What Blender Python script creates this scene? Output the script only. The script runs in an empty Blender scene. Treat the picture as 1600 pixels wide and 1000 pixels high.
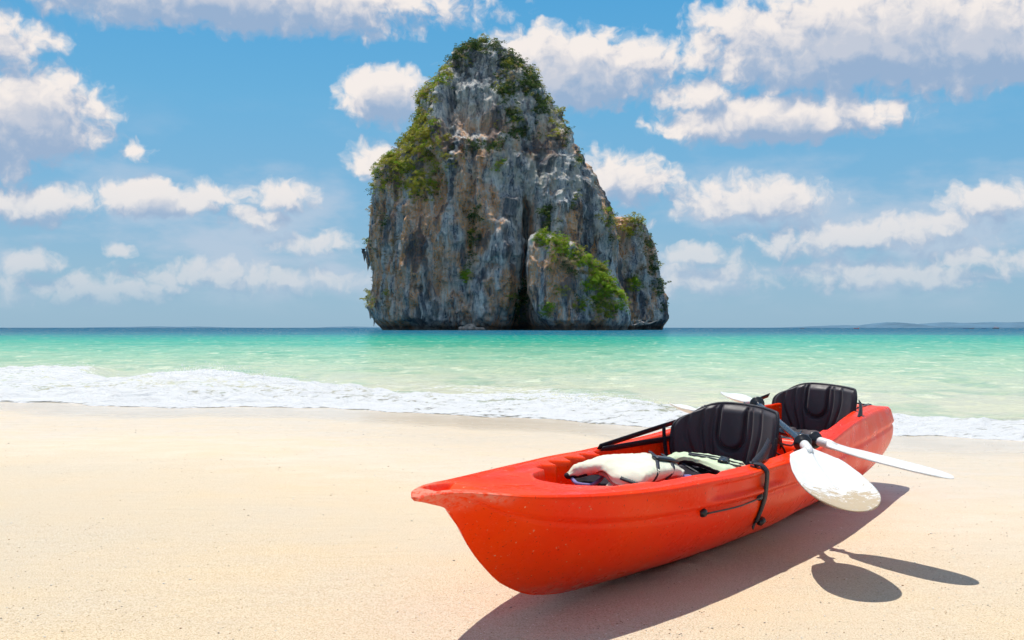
import bpy, bmesh, math, random
import numpy as np
from mathutils import Vector
random.seed(7); rng = np.random.default_rng(7)
S = bpy.context.scene
COL = S.collection

# ------------------------------------------------------------------ camera
CAM_H = 0.9; FPX = 1620.0
cam_d = bpy.data.cameras.new('camera'); cam = bpy.data.objects.new('camera', cam_d); COL.objects.link(cam)
cam.location = (0, 0, CAM_H); cam.rotation_euler = (math.radians(90), 0, 0)
cam_d.sensor_width = 36; cam_d.lens = 36 * FPX / 1600; cam_d.shift_y = 12 / 1600
cam_d.clip_start = 0.05; cam_d.clip_end = 90000
S.camera = cam

# ------------------------------------------------------------------ light
SUN_DIR = Vector((-0.13, 0.28, 1.0)).normalized()
sun_d = bpy.data.lights.new('sun', 'SUN'); sun = bpy.data.objects.new('sun', sun_d); COL.objects.link(sun)
sun_d.energy = 4.3; sun_d.angle = math.radians(0.53); sun_d.color = (1.0, 0.95, 0.87)
sun.rotation_euler = (-SUN_DIR).to_track_quat('-Z', 'Y').to_euler()
S.view_settings.view_transform = 'Standard'; S.view_settings.look = 'None'
S.view_settings.gamma = 1; S.view_settings.exposure = 0.18; S.view_settings.use_curve_mapping = False

S.render.engine = 'CYCLES'
S.cycles.max_bounces = 5; S.cycles.diffuse_bounces = 3; S.cycles.glossy_bounces = 3; S.cycles.transmission_bounces = 4; S.cycles.transparent_max_bounces = 8
S.cycles.use_adaptive_sampling = True; S.cycles.adaptive_threshold = .03; S.cycles.adaptive_min_samples = 16
S.cycles.caustics_reflective = False; S.cycles.caustics_refractive = False
# ------------------------------------------------------------------ node helpers
class NB:
    def __init__(s, nt): s.dim = '3D'; s.nt = nt; s.N = nt.nodes; s.L = nt.links
    def n(s, t, **kw):
        x = s.N.new(t)
        for k, v in kw.items(): setattr(x, k, v)
        return x
    def put(s, sock, v):
        if hasattr(v, 'is_linked') or isinstance(v, bpy.types.NodeSocket): s.L.new(v, sock)
        elif v is not None:
            if isinstance(v, (tuple, list)) and len(v) == 3 and sock.type == 'RGBA': v = (*v, 1)
            sock.default_value = v
    def m(s, op, a, b=None, c=None, clamp=False):
        x = s.n('ShaderNodeMath', operation=op); x.use_clamp = clamp
        s.put(x.inputs[0], a)
        if b is not None: s.put(x.inputs[1], b)
        if c is not None: s.put(x.inputs[2], c)
        return x.outputs[0]
    def vm(s, op, a, b=None):
        x = s.n('ShaderNodeVectorMath', operation=op); s.put(x.inputs[0], a)
        if b is not None: s.put(x.inputs[1], b)
        return x.outputs[1] if op in ('LENGTH', 'DISTANCE', 'DOT_PRODUCT') else x.outputs[0]
    def mix(s, f, a, b, mode='MIX'):
        x = s.n('ShaderNodeMix', data_type='RGBA', blend_type=mode)
        s.put(x.inputs['Factor'], f); s.put(x.inputs[6], a); s.put(x.inputs[7], b)
        return x.outputs[2]
    def noise(s, vec, scale, detail=4, rough=.55, dist=0.0, out=0):
        x = s.n('ShaderNodeTexNoise'); x.noise_dimensions = s.dim; s.put(x.inputs['Vector'], vec); x.inputs['Scale'].default_value = scale
        x.inputs['Detail'].default_value = detail; x.inputs['Roughness'].default_value = rough
        x.inputs['Distortion'].default_value = dist
        return x.outputs[out]
    def voro(s, vec, scale, feature='F1', rand=1.0, smooth=.6, out='Distance'):
        x = s.n('ShaderNodeTexVoronoi', feature=feature); x.voronoi_dimensions = s.dim; s.put(x.inputs['Vector'], vec)
        x.inputs['Scale'].default_value = scale; x.inputs['Randomness'].default_value = rand
        if feature == 'SMOOTH_F1': x.inputs['Smoothness'].default_value = smooth
        return x.outputs[out]
    def ramp(s, v, stops, interp='LINEAR'):
        x = s.n('ShaderNodeValToRGB'); s.put(x.inputs[0], v); cr = x.color_ramp; cr.interpolation = interp
        while len(cr.elements) < len(stops): cr.elements.new(0.5)
        for e, (p, c) in zip(cr.elements, stops):
            e.position = p
            e.color = (c, c, c, 1) if isinstance(c, (int, float)) else (*c, 1)
        return x.outputs[0]
    def sstep(s, v, a, b):
        x = s.n('ShaderNodeMapRange', interpolation_type='SMOOTHSTEP'); s.put(x.inputs[0], v)
        x.inputs[1].default_value = a; x.inputs[2].default_value = b
        return x.outputs[0]
    def lin(s, v, a, b, c=0., d=1.):
        x = s.n('ShaderNodeMapRange'); s.put(x.inputs[0], v)
        for i, q in enumerate((a, b, c, d)): x.inputs[i + 1].default_value = q
        return x.outputs[0]
    def xyz(s, v):
        x = s.n('ShaderNodeSeparateXYZ'); s.put(x.inputs[0], v); return x.outputs
    def comb(s, a, b, c=0.):
        x = s.n('ShaderNodeCombineXYZ')
        for i, q in enumerate((a, b, c)): s.put(x.inputs[i], q)
        return x.outputs[0]
    def scale(s, v, sc):
        return s.vm('MULTIPLY', v, sc)
    def obj(s): return s.n('ShaderNodeTexCoord').outputs['Object']
    def geo(s): return s.n('ShaderNodeNewGeometry').outputs['Position']
    def attr(s, name):
        x = s.n('ShaderNodeAttribute'); x.attribute_name = name; return x.outputs['Fac']
    def bump(s, h, strength, dist, normal=None):
        x = s.n('ShaderNodeBump'); s.put(x.inputs['Height'], h); x.inputs['Strength'].default_value = strength
        x.inputs['Distance'].default_value = dist
        if normal is not None: s.put(x.inputs['Normal'], normal)
        return x.outputs[0]

def material(name):
    m = bpy.data.materials.new(name); m.use_nodes = True
    nb = NB(m.node_tree); b = nb.N['Principled BSDF']; out = nb.N['Material Output']
    return m, nb, b, out

def simple(name, col, rough=.5, spec=.5, nscale=None, namp=.25, bump=0, bscale=200, metal=0):
    m, nb, b, out = material(name)
    o = nb.obj()
    if nscale:
        f = nb.noise(o, nscale, 5)
        f = nb.lin(f, .3, .7, 1 - namp, 1 + namp)
        x = nb.n('ShaderNodeVectorMath', operation='SCALE'); x.inputs[0].default_value = col; nb.L.new(f, x.inputs['Scale'])
        nb.put(b.inputs['Base Color'], x.outputs[0])
    else: b.inputs['Base Color'].default_value = (*col, 1)
    b.inputs['Roughness'].default_value = rough; b.inputs['Specular IOR Level'].default_value = spec
    b.inputs['Metallic'].default_value = metal
    if bump:
        nb.put(b.inputs['Normal'], nb.bump(nb.noise(o, bscale, 3), bump, .002))
    return m

# ------------------------------------------------------------------ world: sky with cumulus
W = bpy.data.worlds.new('World'); S.world = W; W.use_nodes = True
nb = NB(W.node_tree); bg = nb.N['Background']; bg.inputs['Strength'].default_value = 0.1
dirv = nb.n('ShaderNodeTexCoord').outputs['Generated']
dx, dy, dz = nb.xyz(dirv)
DEG = 57.29578
az = nb.m('MULTIPLY', nb.m('ARCTAN2', dx, dy), DEG)
el = nb.m('MULTIPLY', nb.m('ARCSINE', nb.m('MULTIPLY', dz, .9999)), DEG)
sky = nb.n('ShaderNodeTexSky', sky_type='NISHITA'); sky.sun_disc = False
sky.sun_elevation = math.asin(SUN_DIR.z); sky.sun_rotation = math.atan2(SUN_DIR.x, SUN_DIR.y)
sky.air_density = 1.0; sky.dust_density = .3; sky.ozone_density = 2.0
K10 = 10.0
def c10(r, g, b): return (r * K10, g * K10, b * K10)
grad = nb.ramp(nb.lin(el, 0, 90), [(0, (.235, .430, .600)), (.035, (.230, .430, .605)), (.08, (.175, .420, .640)), (.135, (.115, .405, .665)),
                                  (.20, (.060, .350, .660)), (.35, (.045, .29, .60)), (1, (.035, .20, .48))])
grad = nb.vm('MULTIPLY', grad, (K10 * .92, K10 * .93, K10 * .94))
base = nb.mix(.85, sky.outputs[0], grad)
# cumulus: (centre x, centre y, half width, height above, depth below, strength) as angles on the dome
def ang(px, py):
    x = (px - 800) / FPX; z = (512 - py) / FPX
    return math.degrees(math.atan(x)), math.degrees(math.atan(z / math.hypot(1, x)))
CL = [(330, -10, 480, 60, 62, 1.0), (-60, 60, 160, 60, 30, .8), (40, 190, 135, 95, 62, 1.05), (-40, 210, 140, 130, 70, 1.1), (205, 238, 34, 26, 18, .35), (85, 122, 28, 20, 16, .28),
      (40, 318, 125, 36, 34, .9), (240, 318, 108, 42, 28, 1.0), (330, 300, 70, 24, 24, .7), (440, 312, 62, 36, 24, .8), (400, 340, 60, 20, 28, .55),
      (45, 408, 52, 22, 18, .55), (186, 392, 24, 14, 10, .4), (330, 432, 165, 30, 20, .42), (490, 382, 80, 26, 18, .4), (160, 455, 220, 34, 28, .45), (430, 440, 190, 30, 28, .42),
      (600, 150, 85, 58, 52, .95), (580, 262, 48, 50, 26, .8), (880, 120, 185, 85, 62, 1.15), (990, 110, 110, 66, 50, .8),
      (1350, 75, 310, 105, 72, 1.25), (1530, 70, 210, 95, 78, 1.2), (1700, 60, 240, 110, 80, 1.2), (1160, 55, 105, 70, 45, .8), (1100, 150, 90, 42, 34, .85),
      (1215, 190, 215, 52, 40, 1.05), (1360, 172, 70, 24, 30, .7), (970, 285, 125, 60, 40, .8), (1170, 322, 145, 54, 34, .9), (1545, 318, 80, 40, 28, .85),
      (1330, 372, 215, 36, 26, .72), (1450, 350, 90, 26, 20, .6), (1090, 402, 80, 26, 22, .5), (1400, 432, 230, 34, 26, .5), (1520, 405, 110, 24, 20, .5), (1100, 435, 150, 34, 32, .42), (1250, 385, 110, 24, 20, .5),
      (990, 352, 36, 18, 14, .4)]
grp = bpy.data.node_groups.new('cloud_cover', 'ShaderNodeTree')
grp.interface.new_socket('P', in_out='INPUT', socket_type='NodeSocketVector')
grp.interface.new_socket('D', in_out='OUTPUT', socket_type='NodeSocketFloat')
g = NB(grp); g.dim = '2D'; gi = g.n('NodeGroupInput'); go = g.n('NodeGroupOutput'); P = gi.outputs[0]
acc = None
w1 = g.noise(P, .55, 3, .55, out=1); P2 = g.vm('ADD', P, g.vm('MULTIPLY', g.vm('SUBTRACT', w1, (.5, .5, .5)), (1.7, 1.1, 0)))
for (cx, cy, rx, ru, rd, st) in CL:
    st = st + .10 * (st < .6) + .22 * (st >= .95)
    a, e = ang(cx, cy); k = math.degrees(1 / FPX)
    mad = g.n('ShaderNodeVectorMath', operation='MULTIPLY_ADD'); g.L.new(P2, mad.inputs[0]); mad.inputs[1].default_value = (1 / (rx * k), 1 / (ru * k), 0); mad.inputs[2].default_value = (-a / (rx * k), -e / (ru * k), 0)
    up = mad.outputs[0]; dn = g.vm('MULTIPLY', up, (-1, -ru / rd, 0))
    mx = g.vm('MAXIMUM', up, dn)
    d = g.m('MULTIPLY_ADD', g.vm('LENGTH', mx), -st, st)
    acc = d if acc is None else g.m('MAXIMUM', acc, d)
acc = g.m('MINIMUM', acc, g.m('MULTIPLY', acc, 2.4))
# the rest of the sky carries scattered cumulus too
px_, py_, _ = g.xyz(P)
outm = g.m('MAXIMUM', g.sstep(g.m('ABSOLUTE', px_), 27, 36), g.sstep(py_, 19, 28))
far = g.m('MULTIPLY', g.m('SUBTRACT', g.noise(g.scale(P, (.55, 1, 1)), .085, 2, .5), .47), 4.5)
far = g.m('ADD', g.m('MULTIPLY', g.m('MULTIPLY', far, outm), g.sstep(py_, 88, 60)), g.m('MULTIPLY_ADD', outm, 3.0, -3.0))
acc = g.m('MAXIMUM', acc, far)
v1 = g.voro(P2, .62, 'SMOOTH_F1', smooth=.35); v2 = g.voro(P2, 1.7, 'SMOOTH_F1', smooth=.3)
n1 = g.noise(P2, 1.0, 7, .56)
tex = g.m('ADD', g.m('ADD', g.m('MULTIPLY', v1, -.30), g.m('MULTIPLY', v2, -.17)), g.m('MULTIPLY_ADD', n1, .85, -.22))
D = g.m('ADD', acc, g.m('MULTIPLY', tex, 1.0))
g.L.new(D, go.inputs[0])
def cover(p):
    x = nb.n('ShaderNodeGroup'); x.node_tree = grp; nb.L.new(p, x.inputs[0]); return x.outputs[0]
Pw = nb.comb(az, el)
d0 = cover(Pw); dU = cover(nb.vm('ADD', Pw, (-.45, 1.0, 0)))
alpha = nb.sstep(d0, -.05, .46)
shade = nb.m('SUBTRACT', d0, dU)
lit = nb.sstep(shade, -.45, .36)
thick = nb.sstep(dU, .10, .85)
lit = nb.m('MULTIPLY', lit, nb.m('MULTIPLY_ADD', thick, -.62, 1.0))
ccol = nb.mix(lit, c10(.31, .395, .545), c10(.83, .765, .725))
# low clouds fade into the air
fade = nb.sstep(el, -1.0, 9.5)
ccol = nb.mix(nb.m('MULTIPLY_ADD', fade, .55, .45), grad, ccol)
alpha = nb.m('MULTIPLY', alpha, nb.m('MULTIPLY_ADD', fade, .25, .72))
alpha = nb.m('MULTIPLY', alpha, nb.sstep(el, .0, 2.5)); alpha = nb.m('MULTIPLY', alpha, nb.lin(lit, 0, .5, .86, 1))
nb.dim = '2D'
vn = nb.noise(nb.vm('MULTIPLY', Pw, (.5, 1.2, 1)), .22, 5, .55)
veil = nb.m('MULTIPLY', nb.m('MULTIPLY', nb.sstep(vn, .40, .66), .62), nb.m('MULTIPLY', nb.sstep(el, .3, 3), nb.sstep(el, 13, 5)))
base = nb.mix(veil, base, c10(.50, .56, .66))
skyc = nb.mix(alpha, base, ccol)
nb.L.new(skyc, bg.inputs['Color'])
try:
    W.cycles.sampling_method = 'MANUAL'; W.cycles.sample_map_resolution = 512
except Exception: pass

# ------------------------------------------------------------------ mesh helpers
def mesh_obj(name, verts, faces, mat=None, parent=None, smooth=True, mats=None, midx=None, attrs=None):
    me = bpy.data.meshes.new(name)
    verts = np.asarray(verts, dtype=np.float32); 
    if isinstance(faces, np.ndarray):
        nf, k = faces.shape
        me.vertices.add(len(verts)); me.vertices.foreach_set('co', verts.ravel())
        me.loops.add(nf * k); me.loops.foreach_set('vertex_index', faces.astype(np.int32).ravel())
        me.polygons.add(nf); me.polygons.foreach_set('loop_start', np.arange(0, nf * k, k, dtype=np.int32))
        me.update(calc_edges=True)
    else:
        me.from_pydata([tuple(map(float, v)) for v in verts], [], [tuple(map(int, f)) for f in faces]); me.update()
    for mm in (mats or ([mat] if mat else [])): me.materials.append(mm)
    if midx is not None: me.polygons.foreach_set('material_index', np.asarray(midx, dtype=np.int32))
    if smooth: me.polygons.foreach_set('use_smooth', np.ones(len(me.polygons), dtype=bool))
    if attrs:
        for k_, a in attrs.items():
            at = me.attributes.new(k_, 'FLOAT', 'POINT'); at.data.foreach_set('value', np.asarray(a, dtype=np.float32))
    me.validate()
    o = bpy.data.objects.new(name, me); COL.objects.link(o)
    if parent: o.parent = parent
    return o
def grid_faces(n, m, wrap=False):
    i = np.arange(n - 1)[:, None]; j = np.arange(m - (0 if wrap else 1))[None]
    a = i * m + j; b = i * m + (j + 1) % m
    return np.stack([a, b, b + m, a + m], -1).reshape(-1, 4)
def empty(name, loc, label, cat, group=None):
    o = bpy.data.objects.new(name, None); COL.objects.link(o); o.location = loc; tag(o, label, cat, group); return o
def tag(o, label=None, cat=None, group=None, kind=None):
    if label: o['label'] = label
    if cat: o['category'] = cat
    if group: o['group'] = group
    if kind: o['kind'] = kind
    return o

# numpy gradient noise
def _hash(x, y, z, s):
    h = (x.astype(np.int64) * 374761393 + y.astype(np.int64) * 668265263 + z.astype(np.int64) * 2147483647 + s * 974634777) & 0xffffffff
    h = ((h ^ (h >> 13)) * 1274126177) & 0xffffffff
    h = ((h ^ (h >> 16)) * 2246822519) & 0xffffffff
    return (h ^ (h >> 15)) & 0xffffffff
_G = np.random.default_rng(3).normal(size=(256, 3)); _G /= np.linalg.norm(_G, axis=1)[:, None]; _G = _G.astype(np.float32)
def pnoise(x, y, z, s=0):
    x = np.asarray(x, np.float32) + 0 * z; y = y + 0 * x; z = z + 0 * x
    xi = np.floor(x); yi = np.floor(y); zi = np.floor(z); xf, yf, zf = x - xi, y - yi, z - zi
    u = xf * xf * xf * (xf * (xf * 6 - 15) + 10); v = yf * yf * yf * (yf * (yf * 6 - 15) + 10); w = zf * zf * zf * (zf * (zf * 6 - 15) + 10)
    r = 0
    for a in (0, 1):
        for b in (0, 1):
            for c in (0, 1):
                gg = _G[_hash(xi + a, yi + b, zi + c, s) % 256]
                d = gg[..., 0] * (xf - a) + gg[..., 1] * (yf - b) + gg[..., 2] * (zf - c)
                r = r + d * (u if a else 1 - u) * (v if b else 1 - v) * (w if c else 1 - w)
    return r * 1.5
def fbm(x, y, z, o=4, s=0, g_=.5, ridge=False):
    r = 0; a = 1; t = 0
    for i in range(o):
        n = pnoise(x * 2 ** i, y * 2 ** i, z * 2 ** i, s + i * 7)
        if ridge: n = 1 - 2 * np.abs(n)
        r = r + a * n; t += a; a *= g_
    return r / t
def sst(x, a, b):
    t = np.clip((x - a) / (b - a), 0, 1); return t * t * (3 - 2 * t)

# ================================================================== SHORE
def shore_y(x):
    y = np.interp(x, [-80, -9, -6.6, -5, -3.8, -1.5, 0, 1.25, 3.4, 4.6, 9, 80], [14.5, 13.6, 13.3, 12.6, 12.4, 12.0, 10.8, 10.0, 9.0, 8.7, 8.4, 7.0])
    return y + .16 * np.sin(x * 2.1 + 1) + .07 * np.sin(x * 5.3) + .04 * np.sin(x * 11.7 + 2)
SEA_Z = -0.05
def sand_z(x, y):
    d = shore_y(x) - y
    z = np.where(d > 0, SEA_Z * (1 - sst(d, 0, 4.5)), SEA_Z + np.maximum(d, -40) * .05)
    near = np.exp(-((x - .8) ** 2 + (y - 4.5) ** 2) / 40)
    z = z + .012 * pnoise(x * .45, y * .5, 0 * x + 3) * (1 - .6 * near) * sst(d, .3, 3)
    ax_, ay_ = math.cos(.956), math.sin(.956); al = (x + .287) * ax_ + (y - 2.81) * ay_; la = (x + .287) * ay_ - (y - 2.81) * ax_
    z = z + .020 * np.exp(-((np.abs(la + .01) - .15) / .07) ** 2) * sst(al, 1.0, 1.6) * (1 - sst(al, 3.4, 3.9)) * (1 + .8 * pnoise(x * 9, y * 9, 0 * x))
    return z
# sand: one sheet, dense near the camera
ys = np.concatenate([-np.geomspace(60, 1, 14)[:-1] * 10, np.linspace(-9, 1.5, 12)[:-1], np.linspace(1.5, 9, 330)[:-1], np.linspace(9, 16, 200)[:-1], np.geomspace(16, 900, 30)])
xs = np.concatenate([-np.geomspace(12, 2200, 22)[::-1], np.linspace(-12, 12, 520)[1:-1], np.geomspace(12, 2200, 22)])
X, Y = np.meshgrid(xs, ys); Z = sand_z(X, Y)
fine = (np.abs(X) < 12) & (Y > 1.5) & (Y < 16)
Z = Z + np.where(fine, .0018 * fbm(X * 6, Y * 9, 0 * X, 3, 5), 0)
m, nb, b, out = material('beach_sand')
p = nb.geo(); wet = nb.attr('wet')
big = nb.noise(p, .55, 4, .6); mid = nb.noise(nb.scale(p, (1, 2.2, 1)), 2.2, 5); finen = nb.noise(p, 190, 3, .75); f2 = nb.noise(p, 60, 4, .7)
col = nb.mix(nb.lin(big, .35, .65), (.70, .56, .375), (.62, .55, .435))
col = nb.mix(nb.m('MULTIPLY', nb.lin(mid, .4, .7), .45), col, (.63, .54, .42))
col = nb.mix(nb.m('MULTIPLY', nb.lin(finen, .30, .56, 1.0, 0), nb.lin(wet, .1, .8, 1, .35)), col, (.36, .24, .12))
col = nb.mix(nb.sstep(nb.voro(p, 95), .16, .05), col, (.86, .80, .70))
spk = nb.m('MULTIPLY', nb.sstep(nb.voro(p, 40), .15, .05), nb.sstep(nb.noise(p, 1.3, 2), .40, .58))
col = nb.mix(nb.m('MULTIPLY', spk, .8), col, (.30, .17, .08))
wcol = nb.mix(nb.lin(mid, .35, .65), (.60, .49, .36), (.68, .565, .43))
wn = nb.m('ADD', wet, nb.m('MULTIPLY', nb.m('SUBTRACT', mid, .5), .5))
wf = nb.sstep(wn, .3, .8)
wf = nb.m('MULTIPLY', nb.m('ADD', wf, wet), .5)
nb.put(b.inputs['Base Color'], nb.mix(nb.m('MULTIPLY', wf, .85), col, wcol))
nb.put(b.inputs['Roughness'], nb.lin(wf, 0, 1, .9, .20))
nb.put(b.inputs['Specular IOR Level'], nb.lin(wf, 0, 1, .15, .6))
h = nb.m('ADD', nb.m('MULTIPLY', f2, .5), nb.m('MULTIPLY', finen, .35))
h = nb.m('ADD', h, nb.m('MULTIPLY', nb.sstep(nb.voro(p, 95), .0, .2), .15))
dry = nb.lin(wf, .15, .75, 1, .12); h = nb.m('MULTIPLY', h, dry); nrm = nb.bump(h, .9, .009); nrm = nb.bump(nb.m('MULTIPLY', nb.noise(nb.scale(p, (.6, 3, 1)), 5, 5), nb.lin(wf, 0, 1, 1, .3)), .6, .016, nrm)
nb.put(b.inputs['Normal'], nrm)
sd = shore_y(X) - Y
mesh_obj('beach_sand', np.stack([X, Y, Z], -1).reshape(-1, 3), grid_faces(len(ys), len(xs)), m, attrs={'wet': np.maximum(sst(sd.ravel(), 3.6, .3), .62 * sst(sd.ravel(), 9.0, 2.5))})
tag(bpy.data.objects['beach_sand'], kind='structure')

# ================================================================== SEA
dd = np.concatenate([np.linspace(-.5, 12, 420)[:-1], np.geomspace(12, 60, 160)[:-1], np.geomspace(60, 45000, 160)])
cs = np.linspace(-1, 1, 640); cs = np.sign(cs) * (np.abs(cs) * .62 + np.abs(cs) ** 7 * 2.2)
D_, C_ = np.meshgrid(dd, cs, indexing='ij')
X = C_ * (14 + np.maximum(D_, 0) * 1.05)
fadeS = np.exp(-np.maximum(D_, 0) / 60)
Y = D_ + shore_y(X) * fadeS + 11 * (1 - fadeS)
BWx = [-80, -9, -8, -6.4, -5, -3.9, -3, -1.5, -.4, .6, 1.4, 2.2, 3.0, 4.0, 6, 80]
BW = [6, 6.6, 6.4, 3.6, 5.2, 4.2, 2.9, 1.8, 2.5, 2.9, 2.2, 1.2, 1.7, 1.4, 1.2, 1.5]
CHx = [-80, -9, -8, -6.4, -5, -4, -3, -1.5, -.4, .6, 1.4, 2.2, 3, 4, 6, 80]
CH = [.15, .17, .20, .09, .23, .18, .14, .09, .07, .09, .11, .07, .08, .06, .05, .06]
bw = np.interp(X, BWx, BW) * (1 + .10 * pnoise(X * 1.3, 0 * X, 0 * X + 9)); ch = np.interp(X, CHx, CH) * (1 + .2 * pnoise(X * 1.7, 0 * X, 0 * X + 19))
t = D_ / bw
prof = np.where(t < .85, sst(t, -.12, .85) ** .8, 1 - sst(t, .85, 1.35))
bore = ch * prof
nz = fbm(X * 2.2, Y * 3.0, 0 * X + 2, 4, 11); nz2 = fbm(X * .9, Y * 2.2, 0 * X + 5, 3, 31)
foam = sst(t, -.10, .06) * (1 - sst(t, .80, 1.25))
leftw = sst(X, -.6, -2.2)
rightw = 1 - leftw
inner = np.clip(1 - 1.6 * np.abs(nz2) * sst(t, .15, .6) * (1 - sst(t, .75, .95)), 0, 1)
foam = foam * (.80 - .06 * leftw + .30 * leftw * np.exp(-((t - .84) / .13) ** 2) + .26 * leftw * np.exp(-((t - .12) / .14) ** 2) + .22 * nz2) * (1 - .35 * (1 - inner) * (1 - leftw * .4)) 
foam = foam * np.where(X > 2.0, 1.15, 1)
patch = np.exp(-(((X + .6) / 2.6) ** 2 + ((D_ - 5.0) / 2.0) ** 2)) * .46 + np.exp(-(((X - .9) / 1.2) ** 2 + ((D_ - 3.6) / 1.0) ** 2)) * .35
patch += np.exp(-(((X + 6.2) / 1.6) ** 2 + ((D_ - 4.6) / 1.6) ** 2)) * .35
foam = np.maximum(foam, patch)
rdg = fbm(X * .9, Y * 3.2, 0 * X + 8, 3, 71, ridge=True)
hummock = foam * (.07 * (rdg - .4) * leftw + .075 * nz + .05 * np.abs(fbm(X * 6, Y * 7, 0 * X, 3, 51))) * sst(D_, .05, .6)
swell = (.035 * np.sin(Y * 1.35 + 1.2 * nz2 + X * .12) + .02 * nz2 * 2) * sst(D_, 1.5, 7) * np.exp(-D_ / 70)
Z = SEA_Z + .012 + bore + hummock + swell * (1 - .6 * foam)
Z = np.where(D_ < 0, SEA_Z - .02, Z)
edge = sst(D_, 0, .35); Z = np.where(D_ >= 0, (SEA_Z + .003) * (1 - edge) + Z * edge, Z)
m, nb, b, out = material('sea_water')
p = nb.geo(); off = nb.attr('offshore'); fo = nb.attr('foam')
pxx, pyy, pzz = nb.xyz(p)
# colour of the water over the shelving bottom: clear, milky green, turquoise, deep blue
wob = nb.m('MULTIPLY', nb.m('SUBTRACT', nb.noise(nb.scale(p, (.035, .12, 1)), 1, 4), .5), .55)
lg = nb.m('ADD', nb.m('LOGARITHM', nb.m('ADD', off, 3.0), 10.0), nb.m('MULTIPLY', wob, nb.sstep(off, 4, 30)))
wcol = nb.ramp(nb.lin(lg, .4, 3.4), [(0, (.58, .52, .39)), (.18, (.48, .50, .39)), (.30, (.31, .47, .33)), (.385, (.14, .43, .29)), (.46, (.035, .37, .25)),
                                     (.53, (.008, .30, .24)), (.58, (.001, .16, .22)), (.66, (.001, .10, .18)), (1, (.001, .07, .15))])
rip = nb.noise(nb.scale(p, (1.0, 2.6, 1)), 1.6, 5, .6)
rip_dark = nb.noise(nb.scale(p, (.8, .42, 1)), .9, 7, .68)
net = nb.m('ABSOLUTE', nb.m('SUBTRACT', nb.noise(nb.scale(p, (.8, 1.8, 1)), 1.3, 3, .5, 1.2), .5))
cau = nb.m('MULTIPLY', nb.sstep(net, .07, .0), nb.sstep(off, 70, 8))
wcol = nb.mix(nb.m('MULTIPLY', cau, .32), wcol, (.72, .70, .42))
wcol = nb.mix(nb.m('MULTIPLY', nb.sstep(rip_dark, .49, .62), .62), wcol, (.55, .78, .74), 'MULTIPLY')  # dark streaks of the wavelets painted into the water colour
rip_glint = nb.noise(nb.scale(nb.vm('ADD', p, (50, 9, 0)), (1.4, .8, 1)), 1.0, 6, .7); wcol = nb.mix(nb.m('MULTIPLY', nb.sstep(rip_glint, .54, .66), .45), wcol, (.80, .80, .58))  # pale sparkles on the ripples, painted as colour
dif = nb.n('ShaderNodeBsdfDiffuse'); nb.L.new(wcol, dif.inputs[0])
glo = nb.n('ShaderNodeBsdfGlossy'); glo.inputs['Roughness'].default_value = .09
hb = nb.m('ADD', nb.m('MULTIPLY', rip, .5), nb.noise(nb.scale(p, (1.5, 3.2, 1)), 5, 4, .6))
hfar = nb.noise(nb.scale(p, (.12, .35, 1)), 1, 5, .65)
n1 = nb.bump(hb, .8, .045); n2 = nb.bump(hfar, .55, .5)
farf = nb.sstep(off, 15, 60)
vmx = nb.n('ShaderNodeMix', data_type='VECTOR'); nb.put(vmx.inputs[0], farf); nb.put(vmx.inputs[4], n1); nb.put(vmx.inputs[5], n2)
nrm = vmx.outputs[1]
nb.L.new(nrm, glo.inputs['Normal']); dif.inputs['Normal'].default_value = (0, 0, 1); nb.L.new(nb.comb(0., 0., 1.), dif.inputs['Normal'])
fr = nb.n('ShaderNodeFresnel'); fr.inputs[0].default_value = 1.33; nb.L.new(nrm, fr.inputs['Normal'])
ff = nb.m('MULTIPLY', nb.m('MINIMUM', fr.outputs[0], .7), nb.m('MULTIPLY', nb.lin(off, 0, 60, .78, .48), nb.lin(off, 110, 350, 1, .45)))
body = nb.n('ShaderNodeMixShader'); nb.L.new(ff, body.inputs[0]); nb.L.new(dif.outputs[0], body.inputs[1]); nb.L.new(glo.outputs[0], body.inputs[2])
tr = nb.n('ShaderNodeBsdfTransparent'); tr.inputs[0].default_value = (.93, .95, .90, 1)
clear = nb.n('ShaderNodeMixShader'); nb.L.new(nb.lin(off, 0, 2.2, .12, 1), clear.inputs[0]); nb.L.new(tr.outputs[0], clear.inputs[1]); nb.L.new(body.outputs[0], clear.inputs[2])
fd = nb.n('ShaderNodeBsdfPrincipled'); fd.inputs['Base Color'].default_value = (.61, .615, .615, 1); fd.inputs['Roughness'].default_value = .75
fd.inputs['Subsurface Weight'].default_value = 0
fn1 = nb.noise(nb.scale(p, (1, 1.3, 1)), 7, 6, .68, .8); fn2 = nb.voro(nb.vm('ADD', p, nb.scale(nb.noise(p, 6, 3, out=1), (.14, .14, .14))), 13, 'SMOOTH_F1', smooth=.4)
nb.put(fd.inputs['Normal'], nb.bump(nb.m('ADD', fn1, nb.m('MULTIPLY', nb.noise(p, 38, 4, .7), .5)), .7, .055))
streak = nb.noise(nb.scale(p, (1.1, 2.6, 1)), 2.1, 6, .65, 1.0)
fm = nb.m('ADD', fo, nb.m('MULTIPLY', nb.m('SUBTRACT', fn1, .5), 1.1)); fm = nb.m('ADD', fm, nb.m('MULTIPLY', nb.m('SUBTRACT', streak, .5), 1.3))
fm = nb.m('ADD', fm, nb.m('MULTIPLY', nb.m('SUBTRACT', .35, fn2), .35))
fmask = nb.m('MULTIPLY', nb.sstep(fm, .36, .70), nb.sstep(fo, .03, .2))
fin = nb.n('ShaderNodeMixShader'); nb.L.new(fmask, fin.inputs[0]); nb.L.new(clear.outputs[0], fin.inputs[1]); nb.L.new(fd.outputs[0], fin.inputs[2])
nb.L.new(fin.outputs[0], out.inputs[0])
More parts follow.
